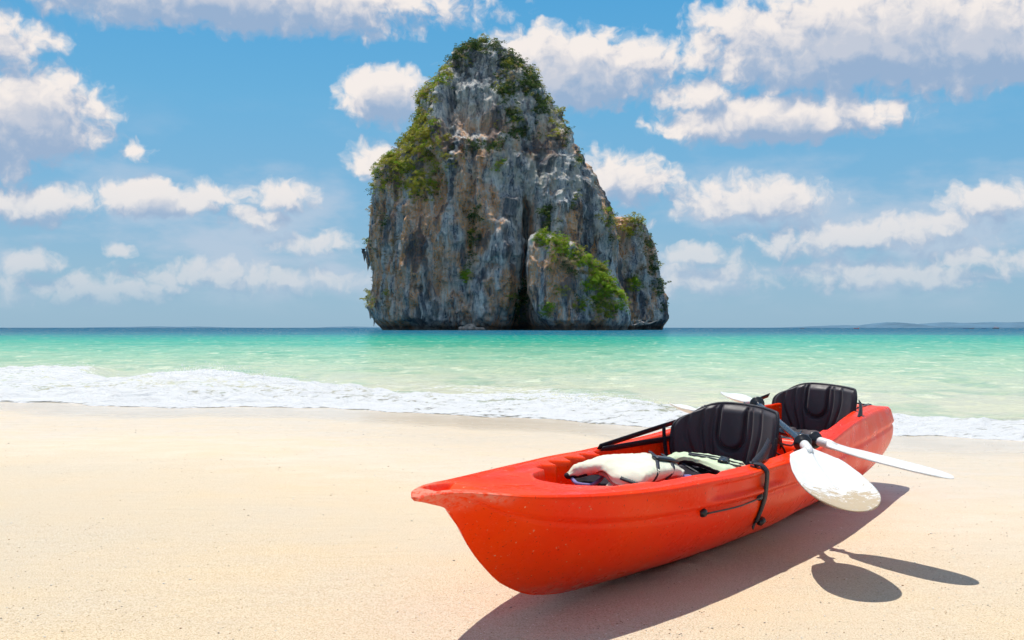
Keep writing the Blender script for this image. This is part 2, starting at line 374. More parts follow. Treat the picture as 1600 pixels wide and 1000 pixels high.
sea = mesh_obj('sea', np.stack([X, Y, Z], -1).reshape(-1, 3), grid_faces(len(dd), len(cs)), m, attrs={'offshore': np.maximum(D_, 0).ravel(), 'foam': foam.ravel()})
tag(sea, kind='structure')
def sea_z_at(x, d):
    return SEA_Z + float(np.interp(x, CHx, CH))

# droplets thrown up along the breaking crest
ico = [(0, 0, 1), (.9, 0, 0), (0, .9, 0), (-.9, 0, 0), (0, -.9, 0), (0, 0, -1)]
icf = [(0, 1, 2), (0, 2, 3), (0, 3, 4), (0, 4, 1), (5, 2, 1), (5, 3, 2), (5, 4, 3), (5, 1, 4)]
ico = np.array(ico)
V = []; F = []
def sprinkle(px_, py_, pz_, r_, squash=1.0):
    k = len(V) * 6; q = ico * r_ * rng.uniform(.7, 1.2, (6, 1)); q[:, 2] *= squash
    V.append(q + (px_, py_, pz_)); F.append(np.array(icf) + k)
for i in range(3200):
    x = float(rng.choice([-8.0, -5.2, -4.6, -3.6, -2.4, .8])) + rng.normal() * .55
    bwx = float(np.interp(x, BWx, BW)); c = float(np.interp(x, CHx, CH))
    d = bwx * rng.uniform(.60, .98)
    sprinkle(x, float(shore_y(x)) + d, SEA_Z + c * (.9 + abs(rng.normal()) * .34), rng.uniform(.003, .009))
m_drop = simple('spray', (.9, .92, .92), .3)
o = mesh_obj('sea_spray', np.concatenate(V), np.concatenate(F), m_drop); tag(o, kind='stuff', label='white droplets thrown up over the breaking wave crest', cat='spray')

# shell grit scattered on the sand
V = []; F = []; mi = []
for i in range(8500):
    y = 2.6 + 8 * rng.random() ** 2.3; x = rng.uniform(-.55, .6) * y
    if pnoise(x * .8, y * .8, np.float32(4.)) < -.12 + .3 * rng.random() and rng.random() < .7: continue
    if y > shore_y(x) - .4: continue
    r = rng.uniform(.0014, .0038) * (1.7 if rng.random() < .06 else 1) * (1 + (y - 3) * .05)
    sprinkle(x, y, float(sand_z(np.array([x]), np.array([y]))[0]) + r * .15, r, .5); mi += [int(rng.choice([0, 0, 1, 2]))] * 8
o = mesh_obj('shell_grit', np.concatenate(V), np.concatenate(F), mats=[simple('shell_pale', (.8, .76, .68), .6), simple('grit_brown', (.28, .15, .07), .8), simple('grit_grey', (.25, .21, .18), .8)], midx=mi, smooth=False)
tag(o, kind='stuff', label='tiny shells and grit scattered over the pale sand', cat='shell grit')

# ================================================================== ISLAND
DI = 430.0; KI = DI / FPX
def ipx(px): return (px - 800) * KI
def ipz(py): return (515.4 - py) * KI
def tri_noise_rock(x, y, z, flank):
    """outward displacement in metres of a limestone wall: flutes, buttresses, ledges, pits"""
    wx = x + 4 * pnoise(x / 30, y / 30, z / 40, 1); wy = y + 4 * pnoise(x / 30 + 9, y / 30, z / 40, 2)
    d = 6.5 * pnoise(wx / 22, wy / 22, z / 70, 3)
    d = d + 3.8 * fbm(wx / 8.5, wy / 8.5, z / 38, 3, 13, ridge=True)
    d = d + 2.1 * fbm(wx / 3.6, wy / 3.6, z / 16, 3, 23, ridge=True)
    d = d + 2.6 * fbm(x / 9, y / 9, z / 5.5, 3, 33)
    d = d + 1.2 * fbm(x / 2.2, y / 2.2, z / 3.6, 3, 43, ridge=True)
    d = d + 1.9 * fbm(x / 5, y / 5, z / 6.5, 3, 53)
    return d * flank
def rock_body(name, prof, yc, depth, dispk, nth=(560, 90), nz=420, extra=None, sq=2.5, parent=None, mat=None, inset=0):
    pr = np.array(prof, float); kf = yc / DI; zt = ipz(pr[:, 0]) * kf; xl = ipx(pr[:, 1] + (inset * sst(pr[:, 0], 80, 300))) * kf; xr = ipx(pr[:, 2]) * kf
    zb = np.concatenate([[-3.0], np.linspace(0, zt.max(), nz)])
    L_ = np.interp(zb, zt[::-1], xl[::-1]); R_ = np.interp(zb, zt[::-1], xr[::-1])
    c = (L_ + R_) / 2; a = (R_ - L_) / 2
    th = np.concatenate([np.linspace(math.pi * .97, math.pi * 2.03, nth[0]), np.linspace(math.pi * 2.03, math.pi * 2.97, nth[1] + 2)[1:-1]])
    T_, Zg = np.meshgrid(th, zb); A_ = a[:, None] + 0 * T_; Cc = c[:, None] + 0 * T_
    ct, st_ = np.cos(T_), np.sin(T_)
    ex = 2 / sq; ux = np.sign(ct) * np.abs(ct) ** ex; uy = np.sign(st_) * np.abs(st_) ** ex
    B_ = np.minimum(A_ * depth, A_.max() * depth) 
    Xg = Cc + A_ * ux; Yg = yc + B_ * uy
    nx = ct * B_ + 1e-6; ny = st_ * A_; q = np.hypot(nx, ny) + 1e-6; nx /= q; ny /= q
    taper = np.clip(A_ / 9, .12, 1)
    edgek = 1 - np.where(ux < 0, .72, .5) * np.abs(ux) ** 6           # keep the outline close to the surveyed one
    d = tri_noise_rock(Xg, Yg, Zg, 1) * dispk * taper * edgek
    notch = -2.2 * (1 - sst(Zg, .6, 4.2)) * (1 - .3 * np.abs(ux) ** 4)
    d = d + notch
    if extra is not None: d = d + extra(Xg, Yg, Zg, ux, uy) 
    zz = Zg + taper * (1.3 * pnoise(Xg / 5, Yg / 5, Zg / 5, 77) + .8 * pnoise(Xg / 2, Yg / 2, Zg / 2, 78)) * sst(Zg, 2, 8)
    top = Zg > zb[-1] - .01
    Xg = Xg + nx * d; Yg = Yg + ny * d
    verts = np.stack([Xg, Yg, zz], -1).reshape(-1, 3); n = len(th)
    f = grid_faces(len(zb), n, True)
    o = mesh_obj(name, verts, f, mat, parent)
    bmx = bmesh.new(); bmx.from_mesh(o.data); bmx.verts.ensure_lookup_table()
    base = (len(zb) - 1) * n
    try: bmx.faces.new([bmx.verts[base + i] for i in range(n)])
    except Exception: pass
    bmx.normal_update(); bmx.to_mesh(o.data); bmx.free()
    nrm = np.zeros((len(zb), n, 3)); P = verts.reshape(len(zb), n, 3)
    du = np.roll(P, -1, 1) - np.roll(P, 1, 1); dv = np.gradient(P, axis=0); nn = np.cross(du, dv); nn /= np.linalg.norm(nn, axis=-1)[..., None] + 1e-9
    front = (np.sin(T_) < .25)
    return o, P, nn, front

m_rock, nb, b, out = material('limestone')
p = nb.geo()
ps = nb.scale(p, (1, 1, .17)); wv = nb.noise(p, .06, 3, out=1)
ps = nb.vm('ADD', ps, nb.scale(wv, (3, 3, 1.0)))
s1 = nb.noise(ps, .42, 6, .62); s2 = nb.noise(ps, 1.5, 5, .65); s3 = nb.noise(nb.vm('ADD', ps, (40, 0, 3)), .16, 4, .6)
fine_ = nb.noise(p, 1.9, 6, .7)
col = nb.ramp(nb.m('ADD', nb.m('MULTIPLY', s1, .7), nb.m('MULTIPLY', fine_, .3)), [(.34, (.045, .050, .062)), (.40, (.17, .185, .21)), (.45, (.38, .39, .40)), (.51, (.62, .60, .56)), (.60, (.86, .81, .72))])
col = nb.mix(nb.m('MULTIPLY', nb.sstep(s2, .53, .66), .6), col, (.055, .065, .085))
om = nb.m('MULTIPLY', nb.sstep(nb.noise(nb.scale(nb.vm('ADD', p, (11, 7, 5)), (1, 1, .5)), .055, 3, .55), .42, .50), nb.sstep(s3, .40, .54))
om = nb.m('MULTIPLY', om, nb.sstep(fine_, .35, .6))
pz = nb.xyz(p)[2]
om = nb.m('MULTIPLY', om, nb.sstep(pz, 96, 70))
col = nb.mix(nb.m('MULTIPLY', om, .95), col, nb.mix(s2, (.88, .25, .035), (.88, .56, .24)))
tan = nb.m('MULTIPLY', nb.sstep(nb.noise(nb.vm('ADD', p, (3, 70, 9)), .05, 3), .5, .62), nb.sstep(s1, .45, .6))
col = nb.mix(nb.m('MULTIPLY', tan, .7), col, (.50, .44, .34))
# orange-brown lichen and dead roots in flecks
dk = nb.noise(nb.scale(nb.vm('ADD', p, (21, 3, 8)), (1, 1, .3)), .11, 4, .6)
col = nb.mix(nb.m('MULTIPLY', nb.sstep(dk, .52, .60), .72), col, (.06, .07, .09))
fl = nb.m('MULTIPLY', nb.sstep(nb.noise(p, 1.1, 4, .7), .60, .68), nb.sstep(nb.noise(p, .09, 2), .45, .58))
col = nb.mix(nb.m('MULTIPLY', fl, .8), col, (.42, .28, .13))
tide = nb.sstep(nb.m('ADD', pz, nb.m('MULTIPLY', fine_, 2.0)), 3.6, 2.0)
col = nb.mix(nb.m('MULTIPLY', tide, .75), col, (.07, .06, .045))
nb.put(b.inputs['Base Color'], col); b.inputs['Roughness'].default_value = .9; b.inputs['Specular IOR Level'].default_value = .2
nrm = nb.bump(nb.noise(nb.scale(p, (1, 1, .35)), 1.6, 7, .72), 1.0, 1.3)
nb.put(b.inputs['Normal'], nrm)

isl = empty('rock_island', (ipx(800), DI, 0), 'tall steep limestone rock island rising from the green sea behind the beach', 'rock island')
def gx(X, Z, px, py, sx, sy): return np.exp(-((X - ipx(px)) / (sx * KI)) ** 2 - ((Z - ipz(py)) / (sy * KI)) ** 2)
def main_extra(X, Y, Z, ux, uy):
    f = (uy < 0) * 1.0
    d = 0 * X
    # the deep dark cleft and the sea cave at its foot
    cx = np.interp(Z, [0, ipz(470), ipz(420), ipz(350), ipz(300)], [ipx(815), ipx(822), ipx(828), ipx(823), ipx(818)])
    cw = np.interp(Z, [0, ipz(470), ipz(430), ipz(350), ipz(300)], [30, 20, 10, 7, 6]) * KI
    cx = cx + 2.2 * fbm(0 * X + 3, 0 * X, Z / 7, 3, 61); cw = cw * (1 + .5 * pnoise(0 * X, 0 * X + 5, Z / 5, 62))
    d = d - 15 * np.exp(-np.abs((X - cx) / cw) ** 1.6) * sst(Z, ipz(300), ipz(360)) * f
    # smooth upper slab standing back between two pillars
    sl = sst(X, ipx(706), ipx(712)) * (1 - sst(X, ipx(762), ipx(790))) * sst(Z, ipz(245), ipz(225)) * (1 - sst(Z, ipz(125), ipz(100)))
    d = d - 4.5 * sl * f
    d = d + 4.5 * gx(X, Z, 698, 190, 9, 70) * f
    # hanging draped face on the right of centre, buttresses left
    d = d + 5.0 * gx(X, Z, 790, 390, 24, 90) * f + 3.5 * gx(X, Z, 672, 400, 18, 90) * f - 4.0 * gx(X, Z, 741, 390, 10, 70) * f
    d = d - 3.5 * gx(X, Z, 905, 400, 24, 40) * f - 3.0 * gx(X, Z, 700, 330, 12, 40) * f
    d = d - 7 * gx(X, Z, 935, 430, 38, 55) * f + 4 * gx(X, Z, 860, 250, 20, 60) * f
    d = d + 3 * gx(X, Z, 580, 400, 10, 26) 
    return d
MAIN = [(68, 742, 748), (72, 734, 758), (79, 724, 772), (88, 713, 790), (100, 706, 804), (115, 694, 818), (132, 674, 832), (152, 656, 843), (172, 650, 855), (200, 646, 869), (220, 634, 879), (250, 612, 896),
        (275, 584, 915), (300, 579, 926), (330, 576, 940), (360, 573, 950), (390, 572, 958), (430, 577, 965), (460, 573, 970), (482, 568, 970), (494, 574, 972), (515, 584, 972), (530, 584, 972)]
SIDE = [(340, 958, 972), (344, 948, 986), (352, 940, 999), (364, 936, 1007), (390, 930, 1017), (420, 930, 1025), (450, 930, 1031), (480, 930, 1036), (498, 930, 1040), (515, 935, 1036), (530, 935, 1036)]
SLAB = [(362, 838, 846), (368, 830, 862), (376, 826, 880), (390, 825, 905), (410, 825, 926), (430, 826, 943), (455, 828, 962), (475, 834, 974), (490, 842, 978), (503, 850, 976), (515, 854, 972), (530, 854, 972)]
main_o, P_m, N_m, F_m = rock_body('cliff', MAIN, DI, .85, 1.0, (640, 80), 470, main_extra, 2.6, isl, m_rock, 15)
side_o, P_s, N_s, F_s = rock_body('outcrop', SIDE, DI + 16, .9, .75, (260, 60), 230, None, 2.3, isl, m_rock)
slab_o, P_l, N_l, F_l = rock_body('leaning_slab', SLAB, DI - 50, .62, .62, (300, 60), 200, None, 2.2, isl, m_rock)
for o in (main_o, side_o, slab_o): o.location = (-isl.location[0], -isl.location[1], 0)
side_o['label'] = 'lower rounded rock shoulder at the right of the island'; slab_o['label'] = 'triangular rock slab with bright green shrubs at the foot of the cliff'
# stalactites hanging from the overhangs
V = []; F = []
def stal(x, y, z, L_, r):
    k = sum(len(v) for v in V); n = 7; rows = 6
    for i in range(rows):
        q = i / (rows - 1); rr = r * (1 - q) ** .7 * (1 + .25 * math.sin(i * 2.3 + x)) + .02
        a_ = np.linspace(0, 2 * math.pi, n, endpoint=False)
        V.append(np.stack([x + rr * np.cos(a_) + .1 * math.sin(i + z), y + rr * np.sin(a_), np.full(n, z - L_ * q)], -1))
    F.append(grid_faces(rows, n, True) + k)
pp = P_m.reshape(-1, 3); fr_ = F_m.reshape(-1); nnm = N_m.reshape(-1, 3)
# overhanging places: normal tilts down
cand = np.where(fr_ & (nnm[:, 2] < -.45) & (pp[:, 2] > 5) & (pp[:, 2] < 60))[0]
for i in rng.choice(cand, min(260, len(cand)), replace=False):
    stal(pp[i, 0], pp[i, 1] - .1, pp[i, 2] + .3, rng.uniform(1.2, 4.5), rng.uniform(.25, .6))
for (px, py, l) in [(573, 402, 16), (578, 410, 22), (583, 405, 12), (571, 398, 10)]:
    stal(ipx(px), DI - 6, ipz(py) + 2, l * KI, .9)
o = mesh_obj('stalactite', np.concatenate(V), np.concatenate(F), m_rock, isl); o.location = (-isl.location[0], -isl.location[1], 0); o['kind'] = 'stuff'

# ---- vegetation
def leaf_mat(name, c1, c2, c3):
    m, nb, b, out = material(name)
    oi = nb.n('ShaderNodeObjectInfo'); p = nb.geo()
    n = nb.noise(p, .35, 3); nf = nb.noise(p, 2.2, 2)
    col = nb.mix(nb.lin(n, .38, .62), c1, c2); col = nb.mix(nb.sstep(nf, .52, .7), col, c3)
    hs = nb.n('ShaderNodeHueSaturation'); nb.put(hs.inputs['Value'], nb.lin(oi.outputs['Random'], 0, 1, .7, 1.35)); nb.put(hs.inputs['Color'], col)
    nb.put(b.inputs['Base Color'], hs.outputs[0]); b.inputs['Roughness'].default_value = .6; b.inputs['Specular IOR Level'].default_value = .25
    tl = nb.n('ShaderNodeBsdfTranslucent'); nb.L.new(hs.outputs[0], tl.inputs[0])
    mx = nb.n('ShaderNodeMixShader'); mx.inputs[0].default_value = .3
    nb.L.new(b.outputs[0], mx.inputs[1]); nb.L.new(tl.outputs[0], mx.inputs[2]); nb.L.new(mx.outputs[0], out.inputs[0])
    return m
LM = [leaf_mat('leaves_yellow_green', (.25, .27, .03), (.42, .38, .05), (.56, .46, .11)),
      leaf_mat('leaves_dark_green', (.045, .085, .025), (.085, .14, .03), (.17, .20, .05)),
      leaf_mat('leaves_bright_green', (.20, .33, .015), (.38, .50, .03), (.13, .22, .025)),
      leaf_mat('leaves_dry', (.32, .24, .13), (.42, .31, .16), (.22, .19, .11))]
def shrub_geo(nclump, nleaf, size, seed, flat=.8):
    r = np.random.default_rng(seed); V = []; 
    for c in range(nclump):
        cc = r.normal(size=3) * (.42, .42, .34) + (0, 0, .35); R = r.uniform(.28, .5)
        q = r.normal(size=(nleaf, 3)); q /= np.linalg.norm(q, axis=1)[:, None]; q[:, 2] = np.abs(q[:, 2]) * 1.2 - .35
        pos = cc + q * R * r.uniform(.7, 1.05, (nleaf, 1)) * (1, 1, flat)
        a_ = r.normal(size=(nleaf, 3)); a_ /= np.linalg.norm(a_, axis=1)[:, None]; b_ = np.cross(a_, q + .4 * r.normal(size=(nleaf, 3))); b_ /= np.linalg.norm(b_, axis=1)[:, None] + 1e-6
        s_ = size * r.uniform(.6, 1.3, (nleaf, 1))
        V.append(np.stack([pos - a_ * s_, pos - b_ * s_ * .6, pos + a_ * s_, pos + b_ * s_ * .6], 1))
    V = np.concatenate(V).reshape(-1, 3); return V
SG = [shrub_geo(6, 40, .085, 100 + i) for i in range(6)]
SGs = [shrub_geo(4, 20, .115, 200 + i) for i in range(5)]
def trunk_geo(seed):
    r = np.random.default_rng(seed); V = []; F = []
    for j in range(3):
        e = r.normal(size=3) * (.35, .35, 0) + (0, 0, .5); k = len(V) * 4
        for q, rr in ((0, .045), (.5, .03), (1, .012)):
            c = e * q + (0, 0, -.25 * (1 - q)); V.append(c + rr * np.array([(1, 0, 0), (0, 1, 0), (-1, 0, 0), (0, -1, 0)]))
        F.append(grid_faces(3, 4, True) + k)
    return np.concatenate(V), np.concatenate(F)
m_bark = simple('bark', (.12, .10, .085), .9)
quadf = lambda n: np.arange(n, dtype=np.int64).reshape(-1, 4)
# where vegetation grows, as (px,py,sx,sy,density,species) areas over the faces of the island
VM = [(745, 75, 34, 12, 1.6, 1), (715, 95, 22, 14, 1.2, 1), (690, 120, 16, 16, 1.4, 0), (662, 150, 14, 22, 1.5, 0), (655, 190, 16, 26, 1.6, 0), (652, 232, 34, 30, 1.9, 0), (622, 264, 34, 24, 1.8, 0), (655, 285, 34, 20, 1.5, 0), (598, 292, 16, 14, 1.2, 0), (590, 330, 12, 26, .5, 3),
      (800, 105, 20, 20, 1.6, 1), (826, 130, 18, 20, 1.6, 1), (790, 150, 14, 26, 1.3, 1), (845, 165, 14, 22, 1.4, 1), (868, 195, 12, 18, 1.3, 0), (800, 190, 16, 18, 1.4, 1), (822, 205, 18, 14, 1.0, 1), (782, 262, 12, 9, 1.8, 2), (735, 232, 12, 8, 1.2, 1), (770, 232, 14, 8, 1.0, 1), (880, 215, 8, 16, 1.2, 1), (905, 255, 6, 14, .9, 1),
      (745, 335, 10, 22, 1.4, 1), (740, 370, 8, 14, 1.2, 1), (730, 430, 8, 8, 1.8, 2), (735, 410, 8, 8, .8, 1), (855, 350, 12, 16, 2.2, 1), (858, 335, 8, 8, 1.6, 1), (812, 480, 14, 20, 1.5, 1), (820, 455, 8, 14, 1.0, 1), (600, 350, 8, 12, .8, 1), (585, 380, 8, 10, .8, 1), (578, 470, 8, 14, .8, 0), (605, 460, 6, 6, .8, 0), (895, 320, 10, 12, .7, 1), (948, 350, 8, 14, 1.6, 0), (955, 375, 8, 10, 1.1, 1), (720, 300, 60, 40, .05, 1), (700, 250, 30, 20, .3, 0), (640, 300, 26, 14, .7, 0)]
VL = [(850, 372, 12, 8, 2, 2), (870, 382, 20, 9, 2.2, 2), (890, 398, 20, 10, 2, 2), (912, 412, 16, 12, 2, 2), (905, 430, 18, 12, 1.0, 3), (935, 430, 14, 16, 2.2, 2), (930, 455, 18, 16, 1.8, 2), (950, 455, 14, 20, 2.3, 2), (962, 478, 12, 16, 2.3, 2), (945, 485, 20, 10, 1.8, 0), (880, 418, 18, 12, .9, 3), (855, 488, 9, 8, 2, 2), (870, 455, 8, 8, .7, 0), (915, 475, 16, 10, .8, 0), (872, 405, 14, 8, .9, 0)]
VS = [(958, 352, 8, 7, .8, 0), (985, 345, 10, 5, .7, 0), (1000, 360, 8, 10, .8, 0), (1010, 385, 7, 12, 1.0, 1), (1020, 420, 6, 14, 1.2, 1), (1028, 450, 6, 10, 1.2, 1), (985, 366, 16, 6, .9, 0), (992, 445, 9, 9, 1.4, 2), (950, 365, 8, 14, 1.2, 0), (1036, 484, 4, 5, .9, 1), (960, 392, 6, 8, .7, 1)]
def area_w(P, lst):
    # as seen from the beach
    px = 800 + FPX * P[:, 0] / P[:, 1]; py = 512 + FPX * (CAM_H - P[:, 2]) / P[:, 1]
    w = np.stack([d * np.exp(-((px - a) / sx) ** 2 - ((py - b_) / sy) ** 2) for (a, b_, sx, sy, d, s) in lst]); return w.max(0), w.argmax(0), px, py
picks = []
for (P_, N_, F_, lst, n_) in ((P_m, N_m, F_m, VM, 3500), (P_l, N_l, F_l, VL, 900), (P_s, N_s, F_s, VS, 380)):
    P2_ = P_.reshape(-1, 3); N2_ = N_.reshape(-1, 3); fr2 = F_.reshape(-1)
    w, wi, px, py = area_w(P2_, lst)
    clump = sst(fbm(P2_[:, 0] / 5, P2_[:, 1] / 5, P2_[:, 2] / 5, 2, 91), -.25, .3)
    ledge = .35 + np.clip(N2_[:, 2] + .2, 0, 1) * 1.2
    ar = np.linalg.norm(np.roll(P_, -1, 1) - P_, axis=-1).reshape(-1)
    w = np.where(fr2 & (w > .10) & (P2_[:, 2] > 3), w ** 1.3 * (.25 + clump) * ledge * ar * np.clip(-N2_[:, 1] + .15, .1, 1), 0)
    idx = rng.choice(len(w), n_, replace=False, p=w / w.sum())
    for i in idx: picks.append((P2_[i], N2_[i], lst[wi[i]][5]))
items = []
for (pt, nn_, sp) in picks:
    r = rng.random()
    if sp != 3 and r < .12: sp = {0: 2, 1: 0, 2: 0}[sp]
    elif r < .2: sp = 1
    elif r < .26: sp = 3
    sc = rng.uniform(.65, 1.9) * (1.25 if rng.random() < .2 else 1)
    items.append((sc, pt + nn_ * .25 * sc, sp))
items.sort(key=lambda t: -t[0])
shm = {}
tr_me = []
for i in range(3):
    v, f = trunk_geo(i); o = mesh_obj('trunk', v, f, m_bark); tr_me.append(o.data); bpy.data.objects.remove(o)
for i in range(6):
    for sp in range(4):
        o = mesh_obj('crown', SG[i], quadf(len(SG[i])), LM[sp], smooth=False); shm[(i, sp)] = o.data; bpy.data.objects.remove(o)
LBL = {0: 'yellow green shrub clinging to a ledge of the limestone island', 1: 'dark green shrub clinging to the limestone island cliff',
       2: 'bright green shrub growing on the limestone island', 3: 'dry brown shrub on the limestone island'}
for k_, (sc, pt, sp) in enumerate(items[:280]):
    e = empty('shrub', pt, LBL[sp], 'shrub', 'shrubs growing on the rock island: ' + ['yellow green', 'dark green', 'bright green', 'dry brown'][sp])
    e.rotation_euler = (0, 0, rng.uniform(0, 6.28)); s_ = sc * 1.25; e.scale = (s_, s_, s_ * rng.uniform(.8, 1.1))
    c = bpy.data.objects.new('crown', shm[(k_ % 6, sp)]); COL.objects.link(c); c.parent = e
    c = bpy.data.objects.new('trunk', tr_me[k_ % 3]); COL.objects.link(c); c.parent = e
for sp in range(4):
    V = []
    for k_, (sc, pt, s2_) in enumerate(items[280:]):
        if s2_ != sp: continue
        g_ = SGs[k_ % 5]; a_ = rng.uniform(0, 6.28); ca, sa = math.cos(a_), math.sin(a_)
        q = g_ @ np.array([[ca, sa, 0], [-sa, ca, 0], [0, 0, 1]]) * sc; V.append(q + pt)
    V = np.concatenate(V)
    o = mesh_obj('undergrowth', V, quadf(len(V)), LM[sp], smooth=False)
    tag(o, ['yellow green', 'dark green', 'bright green', 'dry brown'][sp] + ' low growth covering ledges of the rock island', 'undergrowth', kind='stuff')
# dry grass tufts on the lower left wall and outcrop
V = []
P2_ = P_m.reshape(-1, 3); w, _, px, py = area_w(P2_, [(600, 400, 40, 90, 1, 0), (625, 480, 40, 25, 1, 0), (660, 440, 30, 60, .5, 0)])
w = np.where(F_m.reshape(-1) & (P2_[:, 2] > 4), w * sst(fbm(P2_[:, 0] / 4, P2_[:, 1] / 4, P2_[:, 2] / 6, 2, 5), 0, .4), 0)
for i in rng.choice(len(w), 900, replace=False, p=w / w.sum()):
    g_ = SGs[i % 5][::1]; V.append(g_ * rng.uniform(.35, .95) + P2_[i])
P2_ = P_s.reshape(-1, 3); w, _, px, py = area_w(P2_, [(990, 420, 30, 60, 1, 0)])
w = np.where(F_s.reshape(-1) & (P2_[:, 2] > 4), w * sst(fbm(P2_[:, 0] / 4, P2_[:, 1] / 4, P2_[:, 2] / 6, 2, 5), 0, .4), 0)
for i in rng.choice(len(w), 380, replace=False, p=w / w.sum()):
    V.append(SGs[i % 5] * rng.uniform(.3, .8) + P2_[i])
V = np.concatenate(V)
o = mesh_obj('dry_tufts', V, quadf(len(V)), leaf_mat('dry_grass', (.42, .29, .15), (.52, .38, .20), (.30, .22, .11)), smooth=False)
tag(o, 'tan dry grass tufts dotted over the lower walls of the rock island', 'dry grass', kind='stuff')

# fallen rocks and driftwood at the waterline of the island
def boulder(name, loc, r, seed, mat, label, group, sc=(1, 1, .6)):
    bm = bmesh.new(); bmesh.ops.create_icosphere(bm, subdivisions=3, radius=1)
    for v in bm.verts:
        c = np.array(v.co); d = 1 + .35 * float(pnoise(np.float32(c[0] * 1.3 + seed), np.float32(c[1] * 1.3), np.float32(c[2] * 1.3))) + .15 * float(pnoise(np.float32(c[0] * 4 + seed), np.float32(c[1] * 4), np.float32(c[2] * 4)))
        v.co = Vector(c * d * r * np.array(sc))
    me = bpy.data.meshes.new(name); bm.to_mesh(me); bm.free(); me.materials.append(mat)
    o = bpy.data.objects.new(name, me); COL.objects.link(o); o.location = loc; tag(o, label, 'rock', group); return o
m_pale = simple('pale_rock', (.40, .32, .26), .9, .2, .8, .4)
for i, (px, w_) in enumerate([(724, 1.9), (734, 2.6), (743, 1.8), (752, 1.4)]):
    boulder('boulder', (ipx(px) * .89, DI * .89 - 2, .3 + (.5 if i == 1 else 0)), w_, i * 5, m_pale, ['leftmost and lowest of four pale boulders at the waterline of the island', 'largest pale boulder, raised on the pile at the foot of the island', 'pale boulder just right of the largest one at the island foot', 'rightmost and smallest pale boulder at the waterline of the island'][i], 'pale boulders fallen at the foot of the island', (1, 1, .55))
V = []; F = []
for i in range(14):
    a_ = rng.uniform(-.4, 3.5); l = rng.uniform(2, 6); x0, z0 = ipx(990) + rng.normal() * 2, 2.5; k = len(V) * 4; y0 = DI - 20
    for q in (0, .35, .7, 1):
        c = np.array([x0 + math.cos(a_) * l * q, y0 - q, z0 + math.sin(a_) * l * q * .7 + math.sin(q * 5 + i) * .4]); r = .32 * (1 - q) + .08
        V.append(c + r * np.array([(1, 0, 0), (0, 0, 1), (-1, 0, 0), (0, 0, -1)]))
    F.append(np.concatenate([grid_faces(4, 4, True)]) + k)
o = mesh_obj('dead_roots', np.concatenate(V), np.concatenate(F), simple('bleached_wood', (.42, .37, .33), .9)); tag(o, 'bleached grey tangle of dead roots at the foot of the right shoulder', 'dead roots')

# ---- far hills and boats on the horizon
m_hill = simple('haze_blue_forest', (.09, .17, .24), .95, .1, .002, .2)  # blue haze of distance painted into the forest colour
def ridge(pts, Y_, name):
    xs_ = np.linspace(pts[0][0], pts[-1][0], 160); h_ = np.interp(xs_, [q[0] for q in pts], [q[1] for q in pts])
    V = []
    for j, (dy, k) in enumerate([(0, 0), (150, .45), (400, .85), (700, 1), (1100, .8), (1800, 0)]):
        hx = h_ * k * (1 + .10 * pnoise(xs_ / 9 + 3, 0 * xs_ + j, 0 * xs_)); V.append(np.stack([(xs_ - 800) * Y_ / FPX, np.full_like(xs_, Y_ + dy * Y_ / 9000), hx * Y_ / FPX + SEA_Z], -1))
    o = mesh_obj(name, np.concatenate(V), grid_faces(6, 160), m_hill); tag(o, kind='structure'); return o
ridge([(1385, 0), (1400, 3), (1418, 7), (1432, 9.5), (1455, 8.5), (1480, 3.5), (1492, 6.5), (1515, 8.5), (1530, 9.5), (1550, 8), (1580, 8.5), (1600, 9.5), (1640, 9), (1700, 11), (1780, 5), (1820, 0)], 16000, 'hills')
ridge([(1270, 0), (1300, 2), (1340, 4), (1362, 4.5), (1385, 3.2), (1400, 4.5), (1440, 2), (1480, 0)], 22000, 'hills')
ridge([(100, 0), (130, 1.2), (170, 1.4), (205, 2.4), (240, 1), (270, 2.2), (300, .5), (330, 0)], 24000, 'hills')
ridge([(480, 0), (500, 1.5), (525, 2.2), (560, 1.5), (620, 0)], 24000, 'hills')
ridge([(1428, 0), (1433, 2.5), (1437, 4), (1441, 2.5), (1447, 0)], 9000, 'islet')
mw = simple('boat_wood', (.16, .08, .05), .6); mr = simple('boat_red', (.55, .10, .08), .6); mwh = simple('boat_white', (.8, .78, .76), .5); mbl = simple('boat_blue', (.06, .10, .22), .6)
def boat(px, py, L_, hull_m, top_m, label, roof=True):
    Y_ = CAM_H * FPX / max(py - 512, 1.2); Y_ = min(Y_, 900); x = (px - 800) * Y_ / FPX
    e = empty('boat', (x, Y_, SEA_Z), label, 'boat')
    V = []
    for i in range(13):
        q = i / 12; hw = .13 * L_ * math.sin(math.pi * min(max(q * .93 + .05, 0), 1)) ** .6; z1 = .09 * L_ + .12 * L_ * (2 * q - 1) ** 4 * (1.5 if q > .5 else .6)
        for (v_, w_) in ((-1, z1), (-.8, -.1), (0, -.3), (.8, -.1), (1, z1), (.85, z1), (.7, .04 * L_), (-.7, .04 * L_), (-.85, z1)): V.append(((q - .5) * L_, v_ * hw, w_))
    h = mesh_obj('hull', V, grid_faces(13, 9, True), hull_m, e)
    if roof:
        V = []
        for i in range(9):
            a_ = (i / 8 - .5) * 2
            for xx in (-.25, .2): V.append((xx * L_, a_ * .13 * L_, .30 * L_ - .05 * L_ * a_ * a_))
        r_ = mesh_obj('canopy', V, grid_faces(9, 2), top_m, e); sm = r_.modifiers.new('s', 'SOLIDIFY'); sm.thickness = .06
        for xx in (-.24, .19):
            for yy in (-.12, .12):
                mesh_obj('post', [(xx * L_ + a_, yy * L_ + b_, z_) for z_ in (.04 * L_, .28 * L_) for a_, b_ in ((-.04, -.04), (.04, -.04), (.04, .04), (-.04, .04))], grid_faces(2, 4, True), mw, e)
    return e
